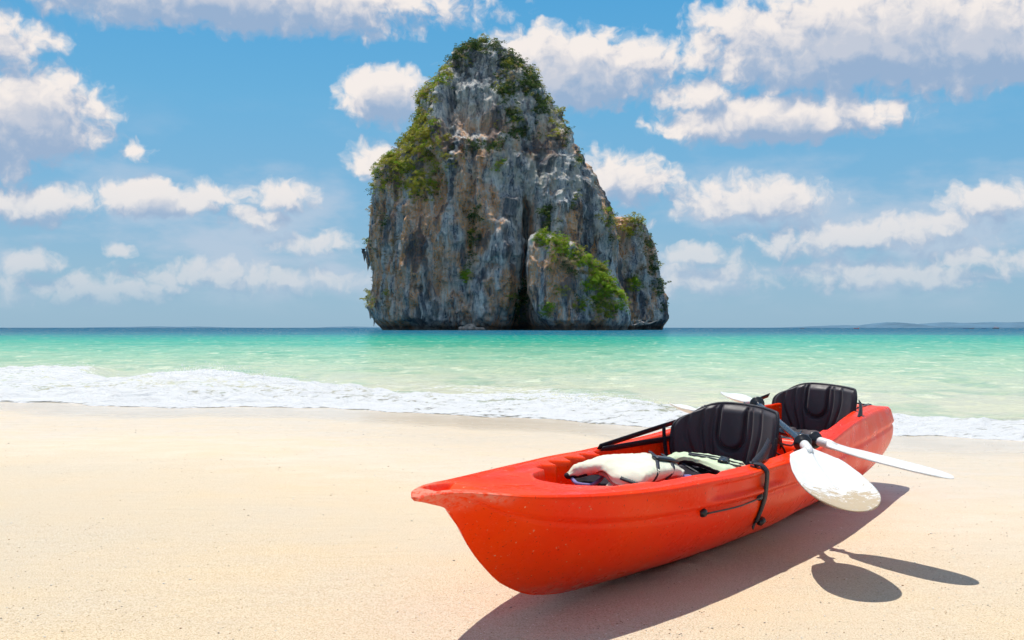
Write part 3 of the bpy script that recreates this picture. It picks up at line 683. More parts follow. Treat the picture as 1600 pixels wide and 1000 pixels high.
boat(1338, 513.4, 4.6, mr, mwh, 'small pale red boat alone on the horizon right of the island', False)
boat(1556, 513.6, 5.2, mw, mr, 'dark boat with a raised reddish canopy at the far right of the horizon')
boat(1508, 513.3, 4.2, mbl, mw, 'low dark boat left of the far right boats on the horizon', False)
boat(1518, 513.3, 3.8, mw, mw, 'low brown boat second in the row at the far right horizon', False)
boat(1537, 513.3, 3.4, mbl, mbl, 'small blue boat just left of the canopied boat on the horizon', False)
boat(1253, 513.2, 3.4, mw, mbl, 'tiny dark boat on the horizon nearest the rock island', False)

# ================================================================== KAYAK
TX, TY, YAW, ROLL, PIT, KL = -.287, 2.81, .956, .06, .026, 4.12
def T(u, v, w):
    u = np.asarray(u, float); v = np.asarray(v, float); w = np.asarray(w, float)
    w2 = w * math.cos(ROLL) - v * math.sin(ROLL); v2 = v * math.cos(ROLL) + w * math.sin(ROLL)
    return np.stack(np.broadcast_arrays(TX + u * KL * math.cos(YAW) + v2 * math.sin(YAW), TY + u * KL * math.sin(YAW) - v2 * math.cos(YAW), w2 + PIT * (u - .5) * KL), -1)
def mono(x, xp, fp):
    # smooth monotone-ish interpolation (Catmull-Rom with limited slopes)
    xp = np.asarray(xp, float); fp = np.asarray(fp, float); h = np.diff(xp); dl = np.diff(fp) / h
    mm = np.zeros(len(xp)); mm[1:-1] = np.where(dl[:-1] * dl[1:] > 0, 2 * dl[:-1] * dl[1:] / (dl[:-1] + dl[1:] + 1e-12 * np.sign(dl[1:])), 0); mm[0] = dl[0]; mm[-1] = dl[-1]
    x = np.clip(x, xp[0], xp[-1]); i = np.clip(np.searchsorted(xp, x) - 1, 0, len(h) - 1); t = (x - xp[i]) / h[i]
    return ((1 + 2 * t) * (1 - t) ** 2) * fp[i] + t * (1 - t) ** 2 * h[i] * mm[i] + t * t * (3 - 2 * t) * fp[i + 1] + t * t * (t - 1) * h[i] * mm[i + 1]
UB = [0, .006, .02, .045, .082, .154, .222, .287, .351, .414, .475, .536, .596, .655, .714, .772, .83, .887, .944, .975, 1.0]
HB = [.012, .034, .058, .098, .158, .243, .294, .322, .340, .349, .352, .348, .335, .314, .286, .255, .225, .201, .180, .150, .06]
HS = [.494, .505, .506, .495, .473, .445, .428, .418, .405, .401, .400, .406, .417, .430, .441, .445, .442, .433, .418, .395, .34]
UK = [0, .006, .018, .034, .042, .050, .060, .076, .105, .149, .211, .30, .4, .5, .6, .7, .8, .87, .92, .96, .985, 1.0]
HK = [.487, .481, .466, .442, .405, .372, .318, .252, .161, .085, .042, .022, .011, .000, -.010, -.020, -.024, -.010, .015, .065, .12, .20]
fb = lambda u: mono(u, UB, HB); fS = lambda u: mono(u, UB, HS); fK = lambda u: mono(u, UK, HK)
def side(u, tau):
    """hull outside: tau 0 at the keel, 1 at the gunwale -> half width, height"""
    b_, S_, K_ = fb(u), fS(u), fK(u)
    full = sst(u, .03, .42) * (1 - .35 * sst(u, .8, 1))          # V at the bow, full amidships
    e = 1.15 + 1.9 * full
    v = b_ * (1 - (1 - tau) ** e) ** (1 / (1.05 + .35 * full))
    v = v * (1 - .10 * (1 - full) * np.sin(tau * math.pi))
    v = v + (.062 * sst(u, .55, .9)) * np.sin(np.clip(tau, 0, 1) ** .8 * math.pi) * (1 - .3 * sst(u, .97, 1)) * (1 - sst(u, .99, 1.0) * .8)
    lip = sst(tau, .735, .775) * sst(u, .02, .06)
    v = v + .010 * lip - .006 * np.exp(-((tau - .72) / .02) ** 2) * sst(u, .02, .06)
    # sunken channel under the gunwale for the paddle cord
    v = v - .016 * sst(u, .28, .31) * (1 - sst(u, .42, .45)) * sst(tau, .79, .83) * (1 - sst(tau, .93, .97))
    # scalloped flanks
    v = v + .016 * np.exp(-((u - .50) / .06) ** 2) * np.sin(tau * math.pi) - .014 * np.exp(-((u - .67) / .07) ** 2) * sst(tau, .55, .8) * (1 - .6 * sst(tau, .9, 1))
    return v, K_ + (S_ - K_) * tau
def well(u, v):
    """depth mask of the moulded deck and the floor height"""
    b_ = fb(u); av = np.abs(v)
    step = ((u - .185) / .030) % 1.0
    notch = .040 * step * (v < 0) * sst(u, .18, .20) * (1 - sst(u, .335, .345))
    hw = b_ - .055 - .022 * (v < 0) - notch
    # first cockpit
    r1 = np.where(u < .225, np.clip((u - .162) / .063, 0, 1) ** .42, 1) * hw
    m1 = sst(r1 - av, -.004, .030) * sst(u, .160, .170) * (1 - sst(u, .575, .590))
    hw2 = b_ - .055
    m2 = sst(hw2 - av, 0, .035) * sst(u, .625, .645) * (1 - sst(u, .855, .875))
    mt = sst(b_ - .05 - av, 0, .03) * sst(u, .895, .905) * (1 - sst(u, .955, .965))
    fl1 = .15 + .05 * sst(u, .40, .44) + .012 * np.cos(v * 60) ; fl2 = .20 + .02 * sst(u, .76, .8)
    mid = sst(b_ - .07 - av, 0, .05) * sst(u, .575, .60) * (1 - sst(u, .62, .64)) * .25
    return m1, m2, mt, mid, fl1, fl2
_UT = np.linspace(0, 1, 400); _TT = np.linspace(0, 1, 200); _SV, _SW = side(*np.meshgrid(_UT, _TT, indexing='ij'))
_VV = np.linspace(0, .5, 200); _HF = np.stack([np.interp(_VV, np.maximum.accumulate(_SV[i]), _SW[i]) for i in range(400)])
def hull_floor(u, v):
    i = np.clip(np.asarray(u) * 399, 0, 398.999); j = np.clip(np.abs(v) / .5 * 199, 0, 198.999); i, j = np.broadcast_arrays(i, j)
    a_ = i.astype(int); b_ = j.astype(int); p_, q_ = i - a_, j - b_
    return _HF[a_, b_] * (1 - p_) * (1 - q_) + _HF[a_ + 1, b_] * p_ * (1 - q_) + _HF[a_, b_ + 1] * (1 - p_) * q_ + _HF[a_ + 1, b_ + 1] * p_ * q_
def deck(u, v):
    b_, S_ = fb(u), fS(u); q = np.clip(np.abs(v) / (b_ + 1e-6), 0, 1)
    crown = -.006 * (1 - q ** 2) * sst(u, .06, .15) + .004 * (1 - q ** 2)
    w = S_ + crown
    # bow tray and slot
    w = w - .030 * sst(b_ * .62 - np.abs(v + .004), 0, .010) * sst(u, .014, .020) * (1 - sst(u, .050, .070))
    w = w - .010 * np.exp(-((v - .012 - (u - .117) * 1.0) / .006) ** 2) * sst(u, .100, .104) * (1 - sst(u, .128, .132))
    w = w + .012 * np.exp(-((q - .80) / .10) ** 2) * sst(u, .10, .2) * (1 - sst(u, .88, .93))
    # dimple by the gunwale
    for (u0, v0, r, dpt) in ((.232, .225, .022, .008), (.175, -.205, .020, .008), (.322, .262, .03, .012)):
        w = w - dpt * np.exp(-(((u - u0) * KL / (r * 1.4)) ** 2 + ((v - v0) / r) ** 2) ** 2)
    m1, m2, mt, mid, f1, f2 = well(u, v)
    fl_ = hull_floor(u, v) + .016; f1 = np.maximum(f1, fl_); f2 = np.maximum(f2, fl_)
    w = w * (1 - m1) + m1 * f1; w = w * (1 - m2) + m2 * f2; w = w - mt * .09 - mid * .25
    return w
nu, nt_, nd = 520, 54, 150
uu = np.concatenate([np.linspace(0, .06, 60)[:-1], np.linspace(.06, .97, nu - 90)[:-1], np.linspace(.97, 1, 31)])
tau = 1 - (1 - np.linspace(0, 1, nt_)) ** 1.0
Ug, Tg = np.meshgrid(uu, tau, indexing='ij'); vs, ws = side(Ug, Tg)
# soften the gunwale corner
vs = vs - .010 * sst(Tg, .955, 1.0) ** 2 * np.clip(fb(Ug) / .1, .2, 1); 
vtop = vs[:, -1:]
qd = np.linspace(1, -1, nd)[None, :][:, 1:-1]
qd = np.sign(qd) * np.abs(qd) ** .85
Vd = vtop * qd; Ud = uu[:, None] + 0 * qd; wd = deck(Ud, Vd)
wd = wd - .008 * sst(np.abs(qd), .955, 1) * np.clip(fb(Ud) / .1, .2, 1)
ring_v = np.concatenate([vs, Vd, -vs[:, ::-1]], 1); ring_w = np.concatenate([ws, wd, ws[:, ::-1]], 1)
ring_u = uu[:, None] + 0 * ring_v
ring_u = ring_u  
NR = ring_v.shape[1]
verts = T(ring_u, ring_v, ring_w).reshape(-1, 3)
faces = grid_faces(len(uu), NR, True)
# plastic
m_red, nb, b, out = material('red_plastic')
p = nb.obj()
n1_ = nb.noise(p, 2.2, 4); scr = nb.noise(nb.scale(p, (6, 6, 90)), 3, 5, .7, 1.5)
col = nb.mix(nb.lin(n1_, .35, .65), (.94, .032, .0008), (.96, .060, .001))
col = nb.mix(nb.m('MULTIPLY', nb.sstep(nb.noise(p, 110, 3, .7), .64, .70), .85), col, (.25, .01, .005))
col = nb.mix(nb.m('MULTIPLY', nb.sstep(nb.noise(p, 85, 2, .6), .70, .74), .8), col, (.72, .50, .32))
scr2 = nb.noise(nb.scale(nb.vm('ADD', p, (5, 2, 1)), (90, 5, 5)), 2, 4, .7, 1.2)
col = nb.mix(nb.m('MULTIPLY', nb.sstep(scr, .66, .72), .30), col, (.94, .22, .12)); col = nb.mix(nb.m('MULTIPLY', nb.sstep(scr2, .67, .73), .3), col, (.94, .26, .15))
low = nb.m('MULTIPLY', nb.sstep(nb.xyz(p)[2], .12, .0), nb.sstep(nb.noise(p, 26, 5, .75), .48, .62)); col = nb.mix(nb.m('MULTIPLY', low, .55), col, (.62, .42, .26))
scf = nb.attr('scuff'); ns = nb.noise(p, 60, 5, .7)
col = nb.mix(nb.m('MULTIPLY', nb.m('MULTIPLY', scf, nb.sstep(ns, .36, .55)), .85), col, (.86, .26, .18))
dust = nb.attr('sandy'); col = nb.mix(nb.m('MULTIPLY', dust, nb.lin(nb.noise(p, 5, 5, .6), .35, .65, .3, .8)), col, (.74, .30, .16))
nb.put(b.inputs['Base Color'], col)
nb.put(b.inputs['Roughness'], nb.m('ADD', nb.lin(nb.noise(p, 9, 5, .6), .3, .7, .22, .40), nb.m('MULTIPLY', scf, .35)))
b.inputs['Specular IOR Level'].default_value = .13
b.inputs['Subsurface Weight'].default_value = .0; b.inputs['Subsurface Radius'].default_value = (.03, .004, .002); b.inputs['Subsurface Scale'].default_value = .6
hh = nb.m('ADD', nb.m('MULTIPLY', nb.noise(p, 220, 3, .6), .25), nb.m('MULTIPLY', nb.m('MULTIPLY', scf, nb.noise(p, 90, 4, .8)), 3.0))
nrm = nb.bump(nb.noise(p, 5, 3), .12, .02, nb.bump(hh, .25, .003)); nb.put(b.inputs['Normal'], nrm)
scuff = np.clip(1.25 - ring_u / .045, 0, 1) * sst(ring_w, .42, .46) 
scuff = np.maximum(scuff, sst(ring_u, .0, .01) * (1 - sst(ring_u, .05, .075)) * np.exp(-((np.abs(ring_v) - fb(ring_u)) / .012) ** 2))
sandy = sst(ring_u, .84, .99) * .8 * sst(.40 - ring_w, 0, .14)
kay = empty('kayak', (0, 0, 0), 'red plastic two-seat sit-on-top kayak with black seats lying on the sand', 'kayak')
kloc = T(.5, 0, 0); kay.location = tuple(kloc)
def part(o, parent=None):
    o.parent = parent or kay
    if parent is None: o.data.transform(__import__('mathutils').Matrix.Translation(-Vector(kay.location)))
    else: o.data.transform(__import__('mathutils').Matrix.Translation(-Vector(kay.location)))
    return o
hull = part(mesh_obj('hull', verts, faces, m_red, attrs={'scuff': scuff.ravel(), 'sandy': sandy.ravel()}))
for i0 in (0, len(uu) - 1):
    pass
bm = bmesh.new(); bm.from_mesh(hull.data); bm.verts.ensure_lookup_table()
for i0 in (0, len(uu) - 1):
    bm.verts.ensure_lookup_table(); c = bm.verts.new(sum((bm.verts[i0 * NR + j].co for j in range(NR)), Vector()) / NR); bm.verts.ensure_lookup_table()
    for j in range(NR):
        try: bm.faces.new([bm.verts[i0 * NR + j], bm.verts[i0 * NR + (j + 1) % NR], c])
        except Exception: pass
for f in bm.faces: f.smooth = True
bmesh.ops.recalc_face_normals(bm, faces=bm.faces); bm.to_mesh(hull.data); bm.free()

# ---- sweeps
def smooth_path(pts, n):
    pts = np.array(pts, float); s_ = np.concatenate([[0], np.cumsum(np.linalg.norm(np.diff(pts, axis=0), axis=1))]); s_ /= s_[-1]
    q = np.linspace(0, 1, n); return np.stack([mono(q, s_, pts[:, i]) for i in range(3)], -1)
def tube(path, r, n=10, cap=True):
    path = np.asarray(path, float); k = len(path); r = np.broadcast_to(r, (k,)); t = np.gradient(path, axis=0); t /= np.linalg.norm(t, axis=1)[:, None] + 1e-9
    up = np.array([0, 0, 1.0]) if abs(t[0, 2]) < .9 else np.array([1.0, 0, 0]); V = []
    a_ = np.linspace(0, 2 * math.pi, n, endpoint=False)
    for i in range(k):
        s_ = np.cross(t[i], up); s_ /= np.linalg.norm(s_); up = np.cross(s_, t[i])
        V.append(path[i] + r[i] * (np.cos(a_)[:, None] * s_ + np.sin(a_)[:, None] * up))
    V = np.concatenate(V); F = [tuple(f) for f in grid_faces(k, n, True)]
    if cap: F += [tuple(range(n))[::-1], tuple(range((k - 1) * n, k * n))]
    return V, F
def ribbon(path, width, thick, normals):
    path = np.asarray(path, float); k = len(path); nrm = np.broadcast_to(np.asarray(normals, float), (k, 3)); t = np.gradient(path, axis=0); t /= np.linalg.norm(t, axis=1)[:, None] + 1e-9
    s_ = np.cross(t, nrm); s_ /= np.linalg.norm(s_, axis=1)[:, None] + 1e-9; nn = np.cross(s_, t)
    w_ = np.broadcast_to(width, (k,))[:, None] / 2; h_ = thick / 2
    V = np.stack([path - s_ * w_ - nn * h_, path + s_ * w_ - nn * h_, path + s_ * w_ + nn * h_, path - s_ * w_ + nn * h_], 1).reshape(-1, 3)
    F = [tuple(f) for f in grid_faces(k, 4, True)] + [(3, 2, 1, 0), tuple(range((k - 1) * 4, k * 4))]
    return V, F
m_neo, nb, b, out = material('black_neoprene')
p = nb.obj(); nn_ = nb.noise(p, 14, 5, .6); dst = nb.noise(p, 4, 4, .65)
col = nb.mix(nb.lin(nn_, .35, .65), (.016, .012, .018), (.030, .022, .032))
col = nb.mix(nb.m('MULTIPLY', nb.sstep(dst, .54, .72), .35), col, (.12, .10, .10))
nb.put(b.inputs['Base Color'], col); nb.put(b.inputs['Roughness'], nb.lin(nn_, .3, .7, .42, .62)); b.inputs['Specular IOR Level'].default_value = .45
b.inputs['Sheen Weight'].default_value = .15; b.inputs['Sheen Roughness'].default_value = .5
nb.put(b.inputs['Normal'], nb.bump(nb.noise(p, 380, 2), .2, .001))
m_web = simple('black_webbing', (.012, .013, .022), .55, .4, 60, .4, .5, 700)
m_blk = simple('black_plastic', (.012, .012, .014), .28, .5)
m_shaft = simple('shaft_black', (.012, .016, .028), .22, .6)

def seat(u0, v0, w0, hw, ht, lean, curl, twist=0.0, name='seat'):
    ns, nt2 = 110, 74
    s_ = np.linspace(-1, 1, ns); t_ = np.linspace(0, 1, nt2); Sg, Tt = np.meshgrid(s_, t_, indexing='ij')
    wid = hw * (.66 + .34 * np.sin(np.clip(Tt / .62, 0, 1) * math.pi / 2)) * (1 - np.where(Sg < 0, .26, .07) * np.clip((Tt - .75) / .25, 0, 1) ** 3)
    top = ht * (1 - .02 * np.abs(Sg) ** 3 - .14 * np.clip(-Sg, 0, 1) ** 3) 
    v = Sg * wid; h = Tt * top
    # padded relief
    s2 = v / hw; d = np.full_like(s2, 1.0); relief = np.zeros_like(s2)
    for gx_ in (-.74, -.52, -.34, .36, .58):
        line = gx_ * (.60 + .40 * sst(Tt, 0, .8)) + .05 * math.copysign(1, gx_) * np.sin(Tt * math.pi)
        relief = relief - .010 * np.exp(-((s2 - line) / .030) ** 2) * sst(Tt, .03, .07) * (1 - sst(Tt, .955, .985))
    # round pad in the upper middle
    ud = np.where(Tt > .62, np.abs(s2), np.hypot(s2, (Tt - .62) * ht / hw * 1.0))
    ring = np.exp(-((ud - .26) / .034) ** 2) * sst(Tt, .30, .36) * (1 - sst(Tt, .955, .985)); relief = relief - .015 * ring
    relief = relief + .010 * (1 - sst(ud, .18, .26)) * sst(Tt, .3, .4) * (1 - sst(Tt, .9, .98))
    relief = relief - .010 * np.exp(-(s2 / .03) ** 2) * (1 - sst(Tt, .15, .19)) * sst(Tt, .02, .05)
    rim = np.minimum(1 - np.abs(Sg), np.minimum(Tt, 1 - Tt) * 1.6); puff = .016 * sst(rim, 0, .10)
    def place(off):
        du = -curl * s2 ** 2 + lean * Tt * .9 + lean * .5 * Tt ** 2 - off           # metres towards the stern
        vv = v * math.cos(twist) - du * math.sin(twist); du2 = du * math.cos(twist) + v * math.sin(twist)
        return T(u0 + du2 / KL, v0 + vv, w0 + h)
    fr = place(puff + relief); bk = place(-.012 + 0 * v)
    V = np.concatenate([fr.reshape(-1, 3), bk.reshape(-1, 3)]); n_ = ns * nt2
    F = grid_faces(ns, nt2); Fb = F[:, ::-1] + n_
    idx = np.arange(n_).reshape(ns, nt2); loop = np.concatenate([idx[:, 0], idx[-1, 1:], idx[::-1, -1][1:], idx[0, ::-1][1:-1]])
    nx_ = np.roll(loop, -1); Fe = np.stack([loop, nx_, nx_ + n_, loop + n_], -1)
    o = part(mesh_obj('seat_backrest', V, np.concatenate([F, Fb, Fe]), m_neo))
    mid_ = (fr.reshape(-1, 3)[loop] + bk.reshape(-1, 3)[loop]) / 2
    tv, tf = tube(np.concatenate([mid_[::2], mid_[:1]]), .0075, 8, False); tr_ = part(mesh_obj('trim', tv, tf, m_web), o)
    return o, fr, idx
s1_, f1_, ix1 = seat(.512, .0, .205, .240, .358, .035, .120, .0)
s2_, f2_, ix2 = seat(.792, -.018, .265, .218, .302, .035, .080, .0)
s1_['label'] = 'front seat backrest nearer the camera, faded at its right edge'; s2_['label'] = 'rear seat backrest near the stern'
def pad(u0, u1, hw, w0, name='seat_pad'):
    a_, b_ = np.meshgrid(np.linspace(0, 1, 40), np.linspace(-1, 1, 50), indexing='ij'); u = u0 + (u1 - u0) * a_; v = hw * b_
    r = np.minimum(np.minimum(a_, 1 - a_) * 2, 1 - np.abs(b_)); w = w0 + .045 * sst(r, 0, .25) - .010 * np.exp(-((np.abs(b_) - .45) / .04) ** 2) - .010 * np.exp(-((a_ - .5) / .03) ** 2) + .008 * pnoise(a_ * 6, b_ * 5, 0 * a_) + .05 * a_ ** 3 + .05 * b_ ** 4
    q = T(u, v, w).reshape(-1, 3); q2 = T(u, v * .98, w0 - .01).reshape(-1, 3); n_ = len(q); F = grid_faces(40, 50); idx = np.arange(n_).reshape(40, 50)
    loop = np.concatenate([idx[:, 0], idx[-1, 1:], idx[::-1, -1][1:], idx[0, ::-1][1:-1]]); nx_ = np.roll(loop, -1)
    return part(mesh_obj(name, np.concatenate([q, q2]), np.concatenate([F, F[:, ::-1] + n_, np.stack([loop, nx_, nx_ + n_, loop + n_], -1)]), m_neo))
pad(.425, .515, .22, .215); pad(.680, .790, .20, .255)

def strap(name, pts, width, normal, thick=.003, n=30, mat=None, parent=None):
    P_ = smooth_path([T(*q) for q in pts], n); nv = T(0, *normal) - T(0, 0, 0)
    return part(mesh_obj(name, *ribbon(P_, width, thick, nv), mat or m_web), parent)
# left (far side) straps of the front seat
strap('strap', [(.350, -.272, .425), (.43, -.262, .445), (.505, -.255, .462)], .030, (-.75, .45))
strap('strap', [(.352, -.262, .415), (.43, -.255, .405), (.510, -.250, .390)], .030, (-.75, .45))
strap('strap', [(.478, -.252, .455), (.480, -.250, .40), (.484, -.247, .34), (.486, -.24, .29)], .028, (0.0, .0, )[:0] or (-.9, .1))
# right (near side) strap of the front seat, over the gunwale and down the side
S4 = fS(.40)
strap('strap', [(0.468, 0.250, 0.455), (0.425, 0.296, 0.436), (0.400, 0.312, 0.422), (0.388, 0.318, 0.414)], .036, (.9, .5))
gw = [(.388, .300, S4 + .018), (.392, .335, S4 + .013)]
for tt in (.95, .74, .44): 
    v_, w_ = side(np.float64(.395 + .016 * (1 - tt)), np.float64(tt)); gw.append((.395 + .016 * (1 - tt), float(v_) + .010, float(w_)))
P_ = smooth_path([T(*q) for q in gw], 60); tn = np.gradient(P_, axis=0); axis_ = T(1, 0, 0) - T(0, 0, 0); nn = np.cross(axis_, tn)
o = part(mesh_obj('strap', *ribbon(P_, .036, .004, nn), m_web))
def blob(name, c, r, mat, parent=None, sc=(1, 1, 1), seg=3):
    bm = bmesh.new(); bmesh.ops.create_icosphere(bm, subdivisions=seg, radius=1)
    for v in bm.verts: v.co = Vector(np.array(v.co) * r * np.array(sc)) + Vector(c)
    me = bpy.data.meshes.new(name); bm.to_mesh(me); bm.free(); me.materials.append(mat)
    for f in me.polygons: f.use_smooth = True
    o = bpy.data.objects.new(name, me); COL.objects.link(o); return part(o, parent)
def eyelet(u, tt, r=.014):
    v_, w_ = side(np.float64(u), np.float64(tt)); c = T(u, float(v_), float(w_)); c2 = T(u, float(v_) + .016, float(w_)); d = (c2 - c)
    V_, F_ = tube([c - d * .3, c, c + d * .55, c + d * .9, c + d], [r * 1.15, r * 1.15, r * 1.05, r * .8, r * .3], 18)
    o = part(mesh_obj('toggle', V_, F_, m_blk)); return c2
e1 = eyelet(.289, .70); e2 = eyelet(.392, .72)
V_, F_ = tube(smooth_path([e1 - [0, 0, .001], (e1 + e2) / 2 + np.array([0.004, -.006, -.006]), e2], 20), .0035, 8); part(mesh_obj('cord', V_, F_, m_blk))
v_, w_ = side(np.float64(.405), np.float64(.43)); c = T(.412, float(v_) + .012, float(w_) - .004)
V_, F_ = tube([c + T(0, -.008, .0) - T(0, 0, 0), c, T(.417, float(v_) + .02, float(w_) + .006)], [.010, .014, .012], 12); part(mesh_obj('strap_buckle', V_, F_, m_blk))
strap('strap_tail', [(.405, float(v_) + .004, float(w_)), (.400, float(v_) + .004, float(w_) - .018)], .018, (1, 0))
# knob on the near gunwale
kw = float(deck(np.float64(.322), np.float64(.262)))
o = part(mesh_obj('knob', *tube([T(.322, .262, kw - .004), T(.322, .262, kw + .010), T(.322, .262, kw + .012), T(.322, .262, kw + .018), T(.322, .262, kw + .021)], [.006, .006, .015, .015, .008], 14), m_blk))
# rear seat straps and stern bungees
strap('strap', [(.775, .232, .510), (.765, .250, .470), (.745, .262, .415)], .034, (.9, .4))
strap('strap', [(.765, -.235, .50), (.70, -.25, .475), (.63, -.262, .452)], .026, (-.8, .4))
strap('strap', [(.55, .145, .46), (.585, .12, .37), (.60, .10, .29)], .030, (1, 0))
for q in ([(.49, .235, .44), (.535, .24, .405), (.57, .20, .39), (.62, .16, .42)], [(.49, .235, .40), (.52, .25, .36), (.56, .26, .405)], [(.49, .24, .455), (.50, .262, .41), (.505, .27, .36)], [(.60, .18, .38), (.65, .12, .36), (.69, .16, .37)]):
    V_, F_ = tube(smooth_path([T(*a_) for a_ in q], 24), .0045, 8); part(mesh_obj('cord', V_, F_, m_blk))
for (a_, b_) in (((.80, .19, .465), (.885, .15, .440)), ((.80, .17, .450), (.905, .12, .432)), ((.885, .15, .442), (.915, -.10, .430)), ((.90, -.13, .432), (.965, .06, .405))):
    m_ = tuple((np.array(a_) + np.array(b_)) / 2 + (0, 0, .006)); V_, F_ = tube(smooth_path([T(*a_), T(*m_), T(*b_)], 16), .004, 8); part(mesh_obj('bungee', V_, F_, m_blk))
for q in ((.885, .15, .438), (.905, .12, .432), (.915, -.10, .430), (.965, .06, .402)): blob('hook', T(*q), .012, m_blk, seg=2)

# ================================================================== PADDLES
m_white, nb, b, out = material('white_blade')
p = nb.obj(); sa = nb.attr('sanded'); ng = nb.noise(p, 34, 6, .75, .6); ng2 = nb.noise(nb.scale(p, (60, 25, 25)), 1, 4, .7)
sm_ = nb.sstep(nb.m('ADD', sa, nb.m('MULTIPLY', nb.m('SUBTRACT', ng, .5), 2.6)), .42, .85)
col = nb.mix(nb.lin(ng2, .3, .7), (.66, .65, .62), (.74, .73, .71)); col = nb.mix(nb.m('MULTIPLY', sm_, .9), col, (.40, .30, .18))
nb.put(b.inputs['Base Color'], col); nb.put(b.inputs['Roughness'], nb.lin(sm_, 0, 1, .38, .9)); b.inputs['Specular IOR Level'].default_value = .45
b.inputs['Subsurface Weight'].default_value = .15; b.inputs['Subsurface Radius'].default_value = (.02, .015, .01); b.inputs['Subsurface Scale'].default_value = .4
nb.put(b.inputs['Normal'], nb.bump(nb.m('ADD', nb.noise(p, 120, 3), sm_), .3, .002))
def blade(R_, Tip, wdir, width, parent, sand=0., camber=.020):
    R_ = np.array(R_); Tip = np.array(Tip); ax = Tip - R_; L_ = np.linalg.norm(ax); ax /= L_; wd = np.array(wdir, float); wd -= ax * wd.dot(ax); wd /= np.linalg.norm(wd); nm = np.cross(wd, ax)
    if nm[2] < 0: nm = -nm
    na, nw = 90, 49; a_ = 1 - (1 - np.linspace(0, 1, na)) ** 1.5; b_ = np.linspace(-1, 1, nw); Ag, Bg = np.meshgrid(a_, b_, indexing='ij')
    # plan: neck widening to broad shoulders, full rounded tip, slightly asymmetric
    prof = np.interp(a_, [0, .10, .125, .16, .22, .30, .45, .60, .74, .85, .92, .965, .99, 1], [.085, .085, .16, .50, .68, .80, .93, 1.0, .98, .88, .72, .50, .28, .04])
    prof = np.interp(a_, [0, .08, .10, .14, .20, .30, .45, .60, .70], [.085, .085, .16, .50, .68, .82, .95, 1.0, 1.0]) * np.sqrt(np.clip(1 - np.clip((a_ - .66) / .34, 0, 1) ** 2.3, .0004, 1))
    pc = np.convolve(np.pad(prof, 2, 'edge'), [.1, .2, .4, .2, .1], 'valid'); prof = np.where(a_ < .6, pc, prof)
    asym = .10 * np.sin(a_ * math.pi)
    off = (Bg * prof[:, None] + asym[:, None] * (1 - Bg ** 2) * 0 + (Ag > .2) * .04 * np.sin(Ag * 3)) * width / 2
    flat = sst(Ag, .08, .26)
    curve = -camber * np.sin(Ag * math.pi) * 1.0 + camber * (2 * off / width) ** 2 * flat * .9 + .010 * np.abs(Bg) * 0
    rib = .0045 * np.exp(-(off / (.006)) ** 2) * sst(Ag, .1, .2) * (1 - sst(Ag, .55, .75))
    th = .0035 * (1 - .6 * sst(Ag, .95, 1)) + (.014 * np.sqrt(np.clip(1 - Bg ** 2, 0, 1))) * (1 - flat)
    C_ = R_ + ax * (Ag * L_)[..., None] + wd * off[..., None]
    up = C_ + nm * (curve + th + rib)[..., None]; dn = C_ + nm * (curve - th - rib * .5)[..., None]
    n_ = na * nw; F = grid_faces(na, nw); idx = np.arange(n_).reshape(na, nw); loop = np.concatenate([idx[:, 0], idx[-1, 1:], idx[::-1, -1][1:], idx[0, ::-1][1:-1]]); nx_ = np.roll(loop, -1)
    sd_ = np.concatenate([(sst(Ag, .40, .95) * sand).ravel()] * 2)
    o = mesh_obj('blade', np.concatenate([up.reshape(-1, 3), dn.reshape(-1, 3)]), np.concatenate([F, F[:, ::-1] + n_, np.stack([loop, nx_, nx_ + n_, loop + n_], -1)]), m_white, parent, attrs={'sanded': sd_})
    bm = bmesh.new(); bm.from_mesh(o.data); bmesh.ops.recalc_face_normals(bm, faces=bm.faces); bm.to_mesh(o.data); bm.free()
    # white sleeve between ring and blade
    sl = mesh_obj('neck', *tube([R_ - ax * .02, R_ + ax * .02, R_ + ax * L_ * .10, R_ + ax * L_ * .17], [.0195, .0195, .019, .010], 18), m_white, parent)
    return ax
def paddle(R1, T1, R2, T2, w1, w2, wid1, wid2, label, sand):
    root = empty('paddle', (0, 0, 0), label, 'paddle', 'paddles laid across the kayak')
    mid_ = (np.array(R1) + np.array(R2)) / 2; root.location = tuple(mid_)
    a1 = blade(R1, T1, w1, wid1, root, sand, .020 if sand else .009); a2 = blade(R2, T2, w2, wid2, root, 0)
    d = np.array(R2) - np.array(R1); L_ = np.linalg.norm(d); d /= L_
    sh = mesh_obj('shaft', *tube(np.array(R1) + d * np.linspace(-.01, L_ + .01, 24)[:, None], .0155, 16), m_shaft, root)
    for (R_, s_) in ((np.array(R1), 1), (np.array(R2), -1)):
        q = [(.05, .019), (.030, .021), (.026, .034), (.020, .037), (.016, .035), (.012, .022), (-.012, .022)]
        mesh_obj('drip_ring', *tube([R_ + d * s_ * a_ for a_, _ in q], [r for _, r in q], 24), m_blk, root)
    M = __import__('mathutils').Matrix.Translation(-root.location)
    for c in root.children: c.data.transform(M)
    return root
paddle((1.165, 4.14, .436), (1.150, 3.47, .285), (1.226, 5.20, .521), (1.180, 5.70, .541), (1, .06, -.05), (1, 0, -.12), .265, .14,
       'paddle whose broad white blade with a sandy tip hangs over the near side', 1.0)
paddle((1.262, 4.28, .432), (1.574, 3.72, .358), (.955, 5.17, .482), (.872, 5.62, .485), (.86, .46, -.10), (.9, .2, -.15), .19, .10,
       'paddle whose slim white blade, seen edge-on, points right past the stern', 0.)

